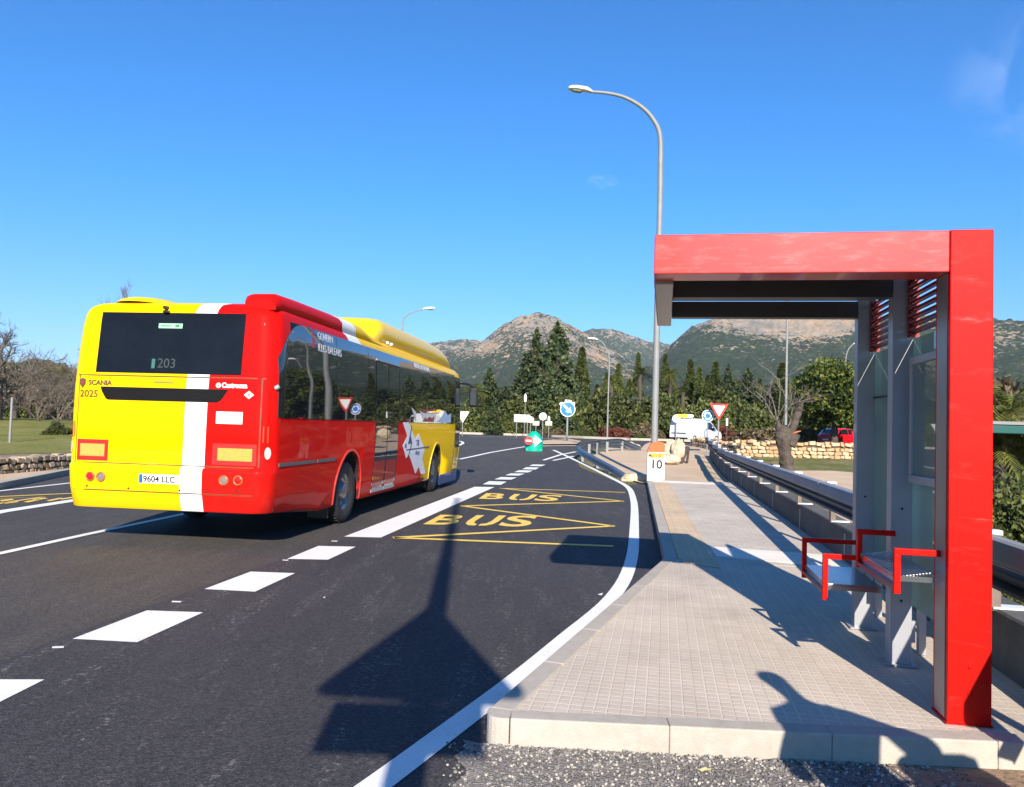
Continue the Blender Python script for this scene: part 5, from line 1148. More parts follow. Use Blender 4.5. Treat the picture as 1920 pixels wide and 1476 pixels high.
F_olv = foliage('grey_olive', (0.034, 0.044, 0.028), (0.086, 0.098, 0.063), (0.161, 0.172, 0.115), .6, .15)
F_bsh = foliage('bush_green', (0.022, 0.034, 0.010), (0.068, 0.086, 0.020), (0.165, 0.175, 0.048), .5, .2)
F_brn = foliage('dry_brown', (.05, .038, .022), (.13, .10, .055), (.24, .19, .11), .6, .2)
F_red = foliage('rust_red', (.06, .018, .012), (.17, .05, .03), (.26, .10, .06), .8, .2)
F_plm = foliage('palm_green', (.035, .05, .010), (.10, .12, .025), (.24, .23, .05), .8, .2)
def conifer_pts(seed, h=10., r=2.6, n=5200):
    g = np.random.default_rng(seed); P = []
    lv = 34
    for i in range(lv):
        t = i/lv; z = h*(.07 + .90*t); rr = r*((1-t)**.72)*(1 if t > .12 else .75 + 2*t)
        for _ in range(int(3 + 9*(1-t))):
            a = g.uniform(0, 6.283); Ln = rr*g.uniform(.5, 1.18); k = int(n/lv/7*(.5 + 1.2*(1-t)))
            s = g.uniform(.15, 1, k)**.7; x = np.cos(a)*Ln*s; y = np.sin(a)*Ln*s; zz = z + .25*s*Ln*.4 - .35*s*s*Ln*.5
            P.append(np.stack([x, y, zz], 1) + g.normal(size=(k, 3))*np.array([.16, .16, .13])*(.6 + Ln*.25))
    for k in range(20): P.append(np.array([[0, 0, h*(.93 + .07*k/20)]]) + g.normal(size=(4, 3))*.05)
    return np.concatenate(P)
def cypress_pts(seed, h=8., r=.8, n=3600):
    g = np.random.default_rng(seed); t = g.uniform(0, 1, n)**.85; prof = np.minimum(1, (t*5)**.5)*(1 - t**2.2)**.8*(1-.35*t)
    a = g.uniform(0, 6.283, n); lump = 1 + .16*np.sin(a*3 + t*17 + seed) + .1*np.sin(t*41+a); rr = r*prof*lump*g.uniform(.5, 1, n)**.3
    return np.stack([np.cos(a)*rr, np.sin(a)*rr, h*t], 1)
def round_pts(seed, h=6., r=3., n=9000, z0=.16, ncl=90, per=None):
    g = np.random.default_rng(seed); q = g.normal(size=(ncl, 3)); q /= np.linalg.norm(q, axis=1)[:, None]
    rad = g.uniform(.45, 1, (ncl, 1))**.5; c = q*rad*np.array([r, r, h*(1-z0)*.5])*.86; c[:, 2] += h*(z0 + (1-z0)*.5)
    return clumps(c, g.uniform(.12, .26, ncl)*r*1.15, n//ncl)
def bush_pts(seed, h=2.5, r=2., n=5000, ncl=60):
    g = np.random.default_rng(seed); q = g.normal(size=(ncl, 3)); q /= np.linalg.norm(q, axis=1)[:, None]; q[:, 2] = abs(q[:, 2])
    c = q*(g.uniform(.3, 1, (ncl, 1))**.5)*np.array([r, r, h])*.82; return clumps(c, g.uniform(.16, .30, ncl)*min(r, h*1.2), n//ncl, .9)
ME = {}
def proto_mesh(key, fn):
    if key not in ME: ME[key] = fn()
    return ME[key]
def trunk_mesh(key, h, r, lean=.0):
    if key in ME: return ME[key]
    m = MB(); g = random.Random(hash(key) % 1000 if False else len(key)); P = [(0, 0, -.3), (g.uniform(-.05, .05)+lean*.2, 0, h*.3), (lean*.5, g.uniform(-.1, .1), h*.65), (lean, 0, h)]
    m.tube(smooth_poly(P, 4), [r*(1.25 - .9*i/12) for i in range(13)], 8)
    for k in range(5):
        a = k*1.3; z = h*(.45 + .1*k); m.tube([(lean*.5, 0, z), (math.cos(a)*h*.14, math.sin(a)*h*.14, z + h*.13), (math.cos(a)*h*.24, math.sin(a)*h*.24, z + h*.3)], [r*.5, r*.3, r*.12], 6)
    o = m.build('trunk', M_trunk); me = o.data; bpy.data.objects.remove(o); ME[key] = me; return me
def plant(name, label, cat, loc, crown, trunk, s, sz=None, rz=None, group=None):
    t = thing(name, label, cat, loc, rnd.uniform(0, 6.28) if rz is None else rz, group); t.scale = (s, s, s if sz is None else sz)
    o = bpy.data.objects.new('crown', crown); col.objects.link(o); o.parent = t
    if trunk: o = bpy.data.objects.new('trunk', trunk); col.objects.link(o); o.parent = t
    return t
def mk(key, pts, size, mat, **k): return proto_mesh(key, lambda: leaf_mesh(key, pts(), size, mat, **k))
CON = [mk(f'conifer{i}', lambda i=i: conifer_pts(i, r=2.6+.5*(i == 1), n=9500), .25, F_con, aspect=1.7) for i in range(3)]
CYP = [mk(f'cypress{i}', lambda i=i: cypress_pts(i, n=5500), .19, F_cyp, aspect=2.2, up=.8) for i in range(3)]
RND = mk('round0', lambda: round_pts(3, n=20000, ncl=150), .155, F_rnd, aspect=1.5)
OLV = mk('olive0', lambda: round_pts(8, n=14000, ncl=110, z0=.05), .15, F_olv)
BSH = [mk(f'bush{i}', lambda i=i: bush_pts(20+i, n=9000, ncl=80), .135, F_bsh) for i in range(3)]
BRN = mk('brown0', lambda: bush_pts(33), .16, F_brn, aspect=3)
REDB = mk('red0', lambda: bush_pts(34), .14, F_red)
T_c = trunk_mesh('tc', 8.5, .22); T_r = trunk_mesh('tr', 3.6, .22, .2); T_y = trunk_mesh('ty', 5.5, .12)
def from_px(px, ytop, D, h0):
    """scale so the tree of height h0 reaches pixel row ytop"""
    top = GD(px, ytop, D); zb = terr(top.x, D); return (top.x, D, zb), (top.z - zb)/h0
cons = [(918, 690, 84, 1.25), (948, 725, 80, 1.4), (971, 700, 86, 1.2), (1007, 618, 84, 1.0), (1046, 604, 82, .98), (985, 660, 90, .95), (1030, 672, 78, 1.05), (1072, 700, 84, 1.15), (896, 742, 78, 1.4), (1366, 683, 88, .9), (1403, 690, 92, .95), (1385, 715, 86, 1.2), (925, 760, 74, 1.6), (1060, 745, 76, 1.5)]
lbl = ['dark pointed conifer nearest the bus front', 'broad low conifer between two pointed ones left of the tall pair', 'mid height conifer left of the tall pair', 'tall spired conifer, left one of the tallest pair', 'tallest conifer against the rocky dome, right one of the pair', 'conifer half hidden behind the left tall spire', 'conifer filling the gap below the tallest pair', 'bushy conifer right of the tallest pair behind the blue arrow sign', 'low dark conifer just above the bus mirror side', 'dark slender conifer above the yield sign', 'dark conifer right of the one above the yield sign', 'small conifer between the two dark ones behind the yield sign', 'squat dark conifer behind the white direction panel', 'squat conifer behind the blue arrow sign']
for i, (px, yt, D, wf) in enumerate(cons):
    loc, s = from_px(px, yt, D, 10.); plant('conifer_tree', lbl[i], 'tree', loc, CON[i % 3], T_c, s*wf, s, group='dark conifers beyond the roundabout')
cyps = [(1092, 653, 88, 1.3), (1160, 683, 92, 1.2), (1137, 700, 90, 1.0), (1197, 664, 94, .9), (1248, 666, 90, 1.0), (1263, 704, 86, 1.1), (1295, 676, 92, 1.25), (1312, 690, 88, 1.2), (1342, 680, 90, 1.35), (1327, 705, 84, 1.3), (1466, 682, 80, 1.5), (1120, 722, 84, 1.6), (1425, 712, 96, 1.3), (1180, 712, 90, 1.3)]
lb2 = ['slim pointed cypress right of the tallest conifers', 'pointed cypress right of the small distant lamp', 'cypress hidden behind the small distant lamp post', 'narrow cypress spire above the grey green oak', 'tall thin cypress just right of the big lamp post', 'short cypress beside the palm near the big lamp post', 'broad pointed cypress above the white van', 'second pointed cypress above the van roof', 'pointed cypress above the roundabout sign', 'short cypress between the van and the roundabout sign', 'dark brown green cypress behind the pruned tree', 'stubby cypress left of the small distant lamp', 'short cypress left of the pruned tree', 'short cypress over the left shoulder of the grey green oak']
for i, (px, yt, D, wf) in enumerate(cyps):
    loc, s = from_px(px, yt, D, 8.); plant('cypress_tree', lb2[i], 'tree', loc, CYP[i % 3], T_y, s*wf, s, group='pointed cypresses beyond the roundabout')
loc, s = from_px(1190, 741, 82, 6.); plant('oak_tree', 'wide grey green oak left of the big lamp post', 'tree', loc, OLV, T_r, s*1.12, s)
loc, s = from_px(1568, 669, 56, 6.); plant('round_tree', 'large glossy round tree with yellow green leaves above the red car', 'tree', loc, RND, T_r, s*.98, s)
loc, s = from_px(1120, 742, 84, 6.); 
loc, s = from_px(1625, 700, 70, 6.); plant('round_tree', 'dark round tree seen through the shelter glass', 'tree', loc, RND, T_r, s, s)
# bushes making the hedge line, individually
hb = [(px, 745 + 22*math.sin(px*.9), 78 + (i % 3)*5) for i, px in enumerate(range(880, 1600, 30))]
hn = ['near the bus front', 'left of the direction panel', 'behind the direction panel', 'behind the round sign back', 'behind the pointed marker', 'left of the blue arrow sign', 'right of the blue arrow sign', 'below the slim cypress', 'left of the small lamp', 'at the foot of the small lamp', 'left of the grey green oak', 'under the grey green oak', 'left of the big lamp post', 'right of the big lamp post', 'behind the van rear', 'behind the van roof', 'above the van bonnet', 'behind the yield sign', 'under the dark conifers', 'right of the dark conifers', 'left of the pruned tree', 'behind the pruned tree', 'right of the pruned tree', 'left of the glossy round tree']
for i, (px, yt, D) in enumerate(hb):
    loc, s = from_px(px, yt, D, 2.5); s *= 1.05
    plant('bush', 'olive green bush of the far hedge line ' + hn[i], 'bush', loc, BSH[i % 3], None, s*.62 + .35, s, group='green bushes beyond the roundabout')
for i, (px, yt, D, me_, lb) in enumerate(((1140, 797, 74, REDB, 'rust red bush left of the far end of the curved guardrail'), (1160, 798, 73, REDB, 'rust red bush right under the oak'), (1350, 793, 66, REDB, 'rust red bush behind the yield sign post'), (1205, 790, 76, BRN, 'tangle of pale dry branches under the oak'), (1222, 797, 74, BRN, 'dry brown scrub beside the big lamp post'), (1045, 800, 74, BRN, 'dry reddish grass clump left of the blue sign post'), (1100, 800, 74, BSH[0], 'low sage bush right of the blue sign post'), (1400, 800, 60, BRN, 'dry brown bush behind the stone wall right of the yield sign'), (1440, 798, 58, BRN, 'dry brown bush behind the wall left of the pruned tree'), (1500, 800, 60, BRN, 'dry brown bush behind the wall right of the pruned tree'), (965, 780, 76, BSH[1], 'bright leafy shrub left of the direction panel'), (1020, 806, 72, BRN, 'dry scrub behind the green bollard'), (1075, 806, 71, BSH[2], 'low green scrub on the far bank of the roundabout'), (1200, 812, 70, BSH[1], 'low green scrub along the far kerb left of the lamp'))):
    loc, s = from_px(px, yt, D, 2.5); plant('shrub', lb, 'shrub', loc, me_, None, s*1.1 + .1, s, group='low shrubs on the roundabout bank')
# palms
def palm_mesh(seed, n=34):
    g = random.Random(seed); m = MB()
    for i in range(n):
        a = g.uniform(0, 6.28); el = g.uniform(-.5, 1.3); Ln = g.uniform(1.1, 1.6); d = Vector((math.cos(a), math.sin(a), 0)); s_ = Vector((-d.y, d.x, 0)); P = []
        for k in range(8): t = k/7; P.append(d*(Ln*t*math.cos(el)) + Vector((0, 0, Ln*(t*math.sin(el) - .55*t*t))))
        for k in range(7):
            for sg in (-1, 1):
                for q in (0, .5):
                    p = P[k].lerp(P[k+1], q); w = .34*(1 - abs(k/7 - .35)); tip = p + s_*sg*w + (P[k+1]-P[k])*1.1 - Vector((0, 0, w*.35)); b = (P[k+1]-P[k])*.30
                    m.add([p, p + b, tip], [(0, 1, 2)])
    me = m.build('crown', F_plm); d_ = me.data; bpy.data.objects.remove(me)
    at = d_.attributes.new('lv', 'FLOAT', 'POINT'); at.data.foreach_set('value', NR.uniform(0, 1, len(d_.vertices))); return d_
PALM = [palm_mesh(1), palm_mesh(2)]
def palm(label, px, yc, D, s):
    c = GD(px, yc, D); zb = terr(0, D); t = thing('palm_tree', label, 'tree', (c.x, D, zb), rnd.uniform(0, 6), 'palms'); hh = c.z - zb
    m = MB(); n = 9; m.tube([(.1*math.sin(i), 0, hh*i/n) for i in range(n+1)], [.20 + .03*(i % 2) for i in range(n+1)], 8); m.build('trunk', M_trunk, t)
    o = bpy.data.objects.new('crown', PALM[int(px) % 2]); col.objects.link(o); o.parent = t; o.location = (0, 0, hh); o.scale = (s, s, s)
palm('fan palm above the grey green oak left of the big lamp post', 1201, 702, 84, 1.5)
palm('fan palm just right of the big lamp post', 1257, 700, 84, 1.25)
palm('small palm behind the van roof', 1281, 735, 82, 1.1)
palm('yellow green palm rising above the bus mirror', 890, 738, 82, 1.7)
palm('small palm left of the oak beside the small lamp', 1146, 712, 86, 1.0)
M_twig2 = ground_mat('grey_twigs', [(.3, (.15, .13, .11)), (.6, (.25, .22, .19)), (.75, (.34, .31, .27))], 3, 10, .9, .3, 30)
# pruned tree with an orange cut
c = Gt(1473, 883); t = thing('pruned_tree', 'thick pruned tree with an orange saw cut and bare twigs beyond the guardrail', 'tree', c)
D = c.y
def tp(px, py): p = GD(px, py, D); return Vector((p.x - c.x, p.y - c.y, p.z - c.z))
m = MB(); m.tube(smooth_poly([tp(1477, 892), tp(1474, 862), tp(1470, 838), tp(1470, 815), tp(1476, 800)], 5), [q_*.74 for q_ in (.44, .40, .36, .36, .38, .37, .36, .35, .34, .34, .36, .40, .44, .46, .46, .44, .42, .38, .34, .28, .2)], 14)
m.tube(smooth_poly([tp(1480, 835), tp(1486, 822), tp(1490, 813)], 4), [.26]*9, 12)
m.tube(smooth_poly([tp(1478, 815), tp(1490, 790), tp(1499, 765), tp(1501, 757)], 4), [.24, .22, .20, .19, .18, .17, .16, .15, .14, .13, .12, .10, .06], 9)
m.tube(smooth_poly([tp(1465, 815), tp(1460, 800), tp(1457, 788)], 4), [.16, .15, .14, .13, .12, .11, .1, .09, .08], 8)
o = m.build('trunk', M_trunk, t)
tex = bpy.data.textures.new('knots', 'CLOUDS'); tex.noise_scale = .35
sb = o.modifiers.new('s', 'SUBSURF'); sb.levels = sb.render_levels = 2
dm = o.modifiers.new('d', 'DISPLACE'); dm.texture = tex; dm.strength = .15; dm.mid_level = .5
m = MB(); m.lathe([(.25, 0), (.24, .02), (0, .03)], Matrix.Translation(tp(1490, 811)) @ Matrix.Rotation(R(-15), 4, 'Y'), 14); m.build('saw_cut', flat('fresh_cut', (.55, .17, .04), .8, var=.25, vs=12), t)
def twigs(root, n, L0, spread, seed, depth=3, r0=.03, mat=None, name='twigs', parent=None, base_dir=Vector((0, 0, 1))):
    g = random.Random(seed); m = MB()
    def grow(p, d, L_, r, k):
        P = [p]; q = p.copy(); dd = d.copy()
        for i in range(3): dd = (dd + Vector((g.gauss(0, .18), g.gauss(0, .18), g.gauss(.03, .12)))).normalized(); q = q + dd*L_/3; P.append(q.copy())
        m.tube(P, [r, r*.85, r*.7, r*.5], 4 if r < .03 else 6, cap=False)
        if k > 0:
            for _ in range(g.randint(3, 5) if k > 1 else g.randint(3, 6)):
                u = g.uniform(.35, 1); b = P[0].lerp(P[-1], u); nd = (dd + Vector((g.gauss(0, spread), g.gauss(0, spread), g.gauss(.1, spread*.7)))).normalized(); grow(b, nd, L_*g.uniform(.45, .75), r*.5, k-1)
    for i in range(n): grow(root + Vector((g.gauss(0, .1), g.gauss(0, .1), 0)), (base_dir + Vector((g.gauss(0, spread), g.gauss(0, spread), 0))).normalized(), L0*g.uniform(.7, 1.2), r0, depth)
    return m.build(name, mat or M_twig, parent)
twigs(tp(1457, 790), 4, 1.5, .55, 3, 2, .022, mat=M_twig2, parent=t); twigs(tp(1466, 800), 3, 1.1, .6, 4, 2, .020, mat=M_twig2, parent=t); twigs(tp(1499, 760), 3, .8, .5, 5, 2, .02, parent=t); twigs(tp(1462, 870), 2, .5, .5, 6, 1, .015, parent=t)
# bare trees on the left
def bare_mesh(seed, h, spread=.62, n=5, r=.16, depth=4):
    o = twigs(Vector((0, 0, h*.22)), n, h*.40, spread, seed, depth, r*.55, M_twig); me1 = o.data; bpy.data.objects.remove(o)
    m = MB(); m.tube(smooth_poly([(0, 0, -.2), (.06, 0, h*.12), (0, .05, h*.26)], 4), [r*1.3, r*1.2, r*1.1, r, r, r, r*.95, r*.9, r*.85], 8); o = m.build('trunk', M_trunk); me2 = o.data; bpy.data.objects.remove(o); return me1, me2
BT = [bare_mesh(1, 5.), bare_mesh(2, 5., .7), bare_mesh(5, 5., .5)]
bl = [(6, 580, 44, 1), (34, 650, 52, 0), (62, 668, 58, 1), (95, 690, 50, 0), (120, 676, 64, 2), (8, 690, 46, 1), (75, 715, 44, 0), (112, 720, 42, 1), (-60, 640, 44, 2), (48, 700, 62, 2), (135, 700, 56, 0), (-120, 660, 50, 1), (258, 572, 95, 2)]
bn = ['tall pale bare tree at the left edge of the picture', 'grey bare tree right of the tall pale one', 'brownish bare tree mid way between the edge and the bus', 'low spreading bare almond in front of the meadow back', 'bare tree close to the bus left side', 'small bare tree behind the fence post', 'small bare almond tree in the middle of the meadow', 'small bare almond beside the dark round bush', 'bare tree beyond the left edge of the view', 'thin bare tree among the brown scrub', 'bare tree touching the bus outline', 'second bare tree beyond the left edge', 'bare treetop poking above the bus roof']
for i, (px, yt, D, k) in enumerate(bl):
    loc, s = from_px(px, yt, D, 4.5); plant('bare_tree', bn[i], 'tree', loc, BT[k][0], BT[k][1], s*(.5 if px > 200 else .95), s, group='bare trees on the left meadow')
lt = [(-40, 665, 95, 'c'), (5, 668, 90, 'b'), (40, 675, 84, 'o'), (78, 668, 92, 'o'), (108, 690, 88, 'b'), (60, 700, 80, 'n'), (22, 710, 74, 'n'), (100, 712, 72, 'n'), (135, 690, 86, 'b'), (-5, 720, 70, 'n'), (128, 730, 66, 'n'), (45, 735, 64, 'n'), (84, 738, 62, 'n'), (20, 745, 56, 'b'), (60, 752, 60, 'b'), (110, 748, 58, 'b'), (-30, 740, 60, 'b')]
lo = ['conifer beyond the left edge', 'green bushy tree behind the tall bare tree', 'grey green tree with flat top on the left', 'tall grey green tree left of the bus', 'green tree behind the bare almonds', 'brown thicket in the middle left', 'brown thicket near the left edge', 'brown thicket beside the bus', 'green tree half hidden by the bus side', 'brown thicket at the left edge behind the post', 'low brown scrub next to the bus', 'low brown scrub under the grey green trees', 'low brown scrub left of the dark round bush', 'low green scrub behind the fence post', 'low green scrub under the middle almond trees', 'low green scrub beside the bus outline', 'low green scrub beyond the left edge']
for i, (px, yt, D, k) in enumerate(lt):
    if k == 'o': loc, s = from_px(px, yt, D, 6.); plant('broadleaf_tree', lo[i], 'tree', loc, OLV, T_r, s*1.1, s, group='trees behind the left meadow')
    elif k == 'c': loc, s = from_px(px, yt, D, 10.); plant('conifer_tree', lo[i], 'tree', loc, CON[1], T_c, s, s, group='trees behind the left meadow')
    else: loc, s = from_px(px, yt, D, 2.5); plant('thicket', lo[i], 'bush', loc, BSH[i % 3] if k == 'b' else BRN, None, s*.8, s, group='thickets behind the left meadow')
palm('palm tree among the brown trees left of the bus', 90, 700, 85, 1.6)
palm('smaller palm tree right beside the bus left side', 122, 702, 88, 1.5)
loc, s = from_px(107, 800, 34, 2.5); loc = (loc[0], loc[1], .41); s *= .8; plant('round_bush', 'dark round bush on the meadow left of the bus', 'bush', loc, BSH[1], None, s*1.5, s*1.5)
# right edge beyond the red post: hedge, wall, palms, green awning
for i, (px, yt, D, k, lb) in enumerate(((1880, 694, 40, 'n', 'large brown green tree mass right of the red post'), (1935, 690, 44, 'b', 'green tree mass at the right picture edge'), (1850, 700, 46, 'b', 'green tree mass behind the red post'), (1700, 720, 60, 'b', 'green bush seen through the shelter back'), (1760, 715, 55, 'b', 'green bush behind the poster case'), (1660, 730, 66, 'b', 'green bush between the shelter posts'))):
    loc, s = from_px(px, yt, D, 2.5); plant('thicket', lb, 'bush', loc, BRN if k == 'n' else BSH[i % 3], None, s*.7, s, group='trees right of the shelter')
def spiky(label, px, py, D, s):
    c = GD(px, py, D); t = thing('yucca', label, 'plant', (c.x, D, c.z - 1.2*s), 0, 'spiky plants by the awning')
    o = bpy.data.objects.new('crown', PALM[int(px) % 2]); col.objects.link(o); o.parent = t; o.location = (0, 0, 1.2*s); o.scale = (s, s, s)
    m = MB(); m.tube([(0, 0, -.6), (.04, 0, .3*s), (0, 0, 1.2*s)], .09, 8); m.build('trunk', M_trunk, t)
spiky('spiky palm with arching leaves over the green awning', 1895, 772, 15, .85)
spiky('yellowing spiky plant under the green awning', 1868, 835, 13.5, .55)
spiky('dry spiky plant below the awning at the right edge', 1915, 838, 14, .5)
aw = thing('awning', 'dark green flat awning edge right of the red post', 'awning', (GD(1890, 805, 12.5).x, 12.5, 0), -.1)
z1 = GD(1890, 798, 12.5).z; z0 = GD(1890, 813, 12.5).z
m = MB(); m.box((.9, .9, (z0+z1)/2), (3.2, 1.8, z1 - z0), bev=.01); m.build('canopy', flat('awning_green', (.004, .075, .062), .4), aw)
m = MB(); m.box((.9, .9, z1 + .04), (3.1, 1.7, .05)); m.build('top', flat('awning_grey', (.2, .2, .2), .6), aw)
for x in (-.5, 2.3):
    m = MB(); m.box((x, 1.5, z0/2), (.08, .08, z0)); m.build('leg', M_frame, aw)
stone_wall('rough ochre stone wall in the shade below the green awning', (GD(1800, 850, 15.5).x, 15.8), (GD(2100, 850, 15.5).x, 15.2), 1.35, .5, .38, lambda x, y: 0.)
for i, (px, yt, D, w, lb) in enumerate(((1845, 868, 9.0, 1.2, 'clipped dark green hedge segment hidden partly by the red post'), (1905, 872, 9.4, 1.2, 'clipped dark green hedge at the right picture edge'), (1975, 872, 9.2, 1.2, 'clipped hedge continuing beyond the right edge'))):
    loc, s = from_px(px, yt, D, 2.5); plant('hedge', lb, 'hedge', (loc[0], loc[1], 0), mk('hedge', lambda: bush_pts(55, 2.5, 2.4, 12000, 90), .085, F_bsh), None, s*.85, s, group='hedge beside the guardrail')
# ================================================================ HILLS
def hill(name, prof, r0, r1, seed, rockbias, daz=.055, nr=130, relief=.10, back=.35, rock_patches=()):
    """prof: silhouette pixels (px, py); relief built as a real height field between distances r0 and r1"""
    az, el = [], []
    for px, py in prof:
        d = ray(px, py); az.append(math.atan2(d.x, d.y)); el.append(d.z/math.hypot(d.x, d.y))
    A = np.arange(az[0], az[-1], R(daz)); E_ = np.interp(A, az, el)
    ks = np.ones(5)/5; E_ = np.convolve(np.pad(E_, 2, 'edge'), ks, 'valid')
    rr = np.concatenate([np.linspace(0, 1, nr), np.linspace(1.02, 1 + back, 12)]); V = []; RK = []
    gx, gy = np.meshgrid(A, rr, indexing='ij')
    rad = r0 + (r1 - r0)*gy; Xw = rad*np.sin(gx); Yw = rad*np.cos(gx)
    def fbm(x, y, sc, oc, sd):
        out = np.zeros_like(x); am = 1; tot = 0
        for o in range(oc):
            fx, fy = x/sc*2**o + sd*7.1 + o*13.7, y/sc*2**o + sd*3.3 + o*5.1
            xi, yi = np.floor(fx), np.floor(fy); u, v = fx - xi, fy - yi; u = u*u*(3-2*u); v = v*v*(3-2*v)
            h = lambda a, b: (np.sin(a*127.1 + b*311.7 + sd)*43758.5453) % 1
            out += am*((h(xi, yi)*(1-u) + h(xi+1, yi)*u)*(1-v) + (h(xi, yi+1)*(1-u) + h(xi+1, yi+1)*u)*v - .5); tot += am; am *= .55
        return out/tot
    Hr = (E_*r1)[:, None]*np.ones_like(gy)
    shape = np.where(gy <= 1, (np.clip(gy, 0, 1))**1.25*(1.0 - .10*np.sin(np.clip(gy, 0, 1)*math.pi)), 1 - (gy-1)*1.2)
    Z = Hr*shape
    n1 = fbm(Xw, Yw, (r1-r0)*.22, 5, seed); n2 = fbm(Xw, Yw, 26, 4, seed + 3); 
    ridge = 1 - np.abs(fbm(Xw, Yw, (r1-r0)*.16, 5, seed + 9))*4
    m_ = np.sin(np.clip(gy, 0, 1)*math.pi)**.8
    Z = Z + Hr*relief*(n1*1.6 + ridge*.5 - .2)*m_ + (n2*12 + fbm(Xw, Yw, 9, 2, seed + 21)*7)*np.clip(gy*3, 0, 1)*np.clip(Hr/60, 0, 1)
    Z = np.maximum(Z, -3) + .75
    fr = Z/np.maximum(Hr, 1)
    RKv = fr*rockbias + fbm(Xw, Yw, 190, 4, seed + 5)*1.1 + ridge*.14
    for (px0, py0, rx, ry, amt) in rock_patches:
        d = ray(px0, py0); a0 = math.atan2(d.x, d.y); e0 = d.z/math.hypot(d.x, d.y); ev = (Z - EYE)/rad
        RKv += amt*np.exp(-((gx - a0)/(rx/FPX))**2 - ((ev - e0)/(ry/FPX))**2)
    n, k = gx.shape; Vt = np.stack([Xw, Yw, Z], -1).reshape(-1, 3)
    i, j = np.meshgrid(np.arange(n-1), np.arange(k-1), indexing='ij'); q = (i*k + j).ravel(); F = np.stack([q, q + k, q + k + 1, q + 1], 1)
    me = bpy.data.meshes.new(name); me.vertices.add(len(Vt)); me.vertices.foreach_set('co', Vt.ravel()); nf = len(F)
    me.loops.add(4*nf); me.loops.foreach_set('vertex_index', F.ravel()); me.polygons.add(nf); me.polygons.foreach_set('loop_start', np.arange(nf)*4); me.polygons.foreach_set('loop_total', np.full(nf, 4))
    me.update(); a_ = me.attributes.new('rk', 'FLOAT', 'POINT'); a_.data.foreach_set('value', RKv.ravel().astype(np.float32)); me.materials.append(M_hill); me.validate()
    me.polygons.foreach_set('use_smooth', np.ones(nf, bool)); o = bpy.data.objects.new(name, me); col.objects.link(o); return tag(o, kind='structure')
m_, nt, b_ = newmat('hill_cover'); L = nt.links; tc = N(nt, 'ShaderNodeTexCoord'); at = N(nt, 'ShaderNodeAttribute', attribute_name='rk')
nf_ = N(nt, 'ShaderNodeTexNoise', i_Scale=.045, i_Detail=9., i_Roughness=.80); L.new(tc.outputs['Object'], nf_.inputs['Vector'])
mp = N(nt, 'ShaderNodeMapping'); mp.inputs['Scale'].default_value = (1, 1, 2.2); L.new(tc.outputs['Object'], mp.inputs['Vector'])
vf = N(nt, 'ShaderNodeTexVoronoi', i_Scale=.13, i_Randomness=1.); L.new(mp.outputs[0], vf.inputs['Vector'])
def mth(op, a, b=None, c=None):
    n = N(nt, 'ShaderNodeMath', operation=op)
    for i, v in enumerate((a, b, c)):
        if v is None: continue
        if isinstance(v, (int, float)): n.inputs[i].default_value = v
        else: L.new(v, n.inputs[i])
    return n.outputs[0]
mask = mth('ADD', at.outputs['Fac'], mth('MULTIPLY', mth('SUBTRACT', nf_.outputs['Fac'], .5), 4.2)); mask = mth('ADD', mask, mth('MULTIPLY', mth('SUBTRACT', vf.outputs['Distance'], .5), 1.1))
rm = ramp(nt, [(.50, (0,)*3), (.56, (1,)*3)])
mask = mth('MULTIPLY_ADD', mask, .5, -.06); L.new(mask, rm.inputs[0])
nb = N(nt, 'ShaderNodeTexNoise', i_Scale=.012, i_Detail=6., i_Roughness=.7); L.new(tc.outputs['Object'], nb.inputs['Vector'])
rr_ = ramp(nt, [(.32, (.21, .185, .15)), (.46, (.34, .29, .225)), (.56, (.45, .33, .215)), (.66, (.52, .30, .14))]); L.new(nb.outputs['Fac'], rr_.inputs[0])
ng = N(nt, 'ShaderNodeTexNoise', i_Scale=.09, i_Detail=6., i_Roughness=.75); L.new(tc.outputs['Object'], ng.inputs['Vector'])
rg = ramp(nt, [(.3, (.010, .020, .010)), (.5, (.030, .048, .018)), (.66, (.066, .082, .032)), (.8, (.11, .12, .06))]); L.new(ng.outputs['Fac'], rg.inputs[0])
mc = N(nt, 'ShaderNodeMixRGB'); L.new(rm.outputs[0], mc.inputs[0]); L.new(rg.outputs[0], mc.inputs[1]); L.new(rr_.outputs[0], mc.inputs[2]); L.new(mc.outputs[0], b_.inputs['Base Color'])
b_.inputs['Roughness'].default_value = 1; b_.inputs['Specular IOR Level'].default_value = .1
bp = N(nt, 'ShaderNodeBump', i_Strength=1., i_Distance=9.); L.new(nf_.outputs['Fac'], bp.inputs['Height']); L.new(bp.outputs[0], b_.inputs['Normal']); M_hill = m_
hill('far_ridge', [(-2600, 700), (-1200, 665), (-600, 655), (-100, 668), (60, 684), (130, 688), (400, 690), (600, 668), (780, 645), (835, 640), (870, 636), (905, 640), (1000, 636), (1085, 624), (1108, 616), (1150, 617), (1195, 632), (1218, 641), (1240, 642), (1300, 660), (1500, 690)], 2300, 3400, 2.0, .95, .09, 80, .08)
hill('rocky_dome_hill', [(560, 800), (700, 735), (800, 680), (838, 656), (880, 650), (903, 640), (922, 627), (945, 608), (965, 597), (985, 590), (1008, 586.5), (1030, 590), (1055, 600), (1078, 612), (1098, 628), (1125, 645), (1160, 662), (1200, 690), (1260, 735), (1330, 790)], 1000, 2200, 4.0, 1.02, .05, 170, .11, rock_patches=((918, 650, 22, 12, .5), (990, 655, 18, 9, .3), (1000, 600, 70, 26, .35), (1140, 655, 40, 12, .35), (870, 655, 30, 12, .4), (1100, 670, 25, 12, .3)))
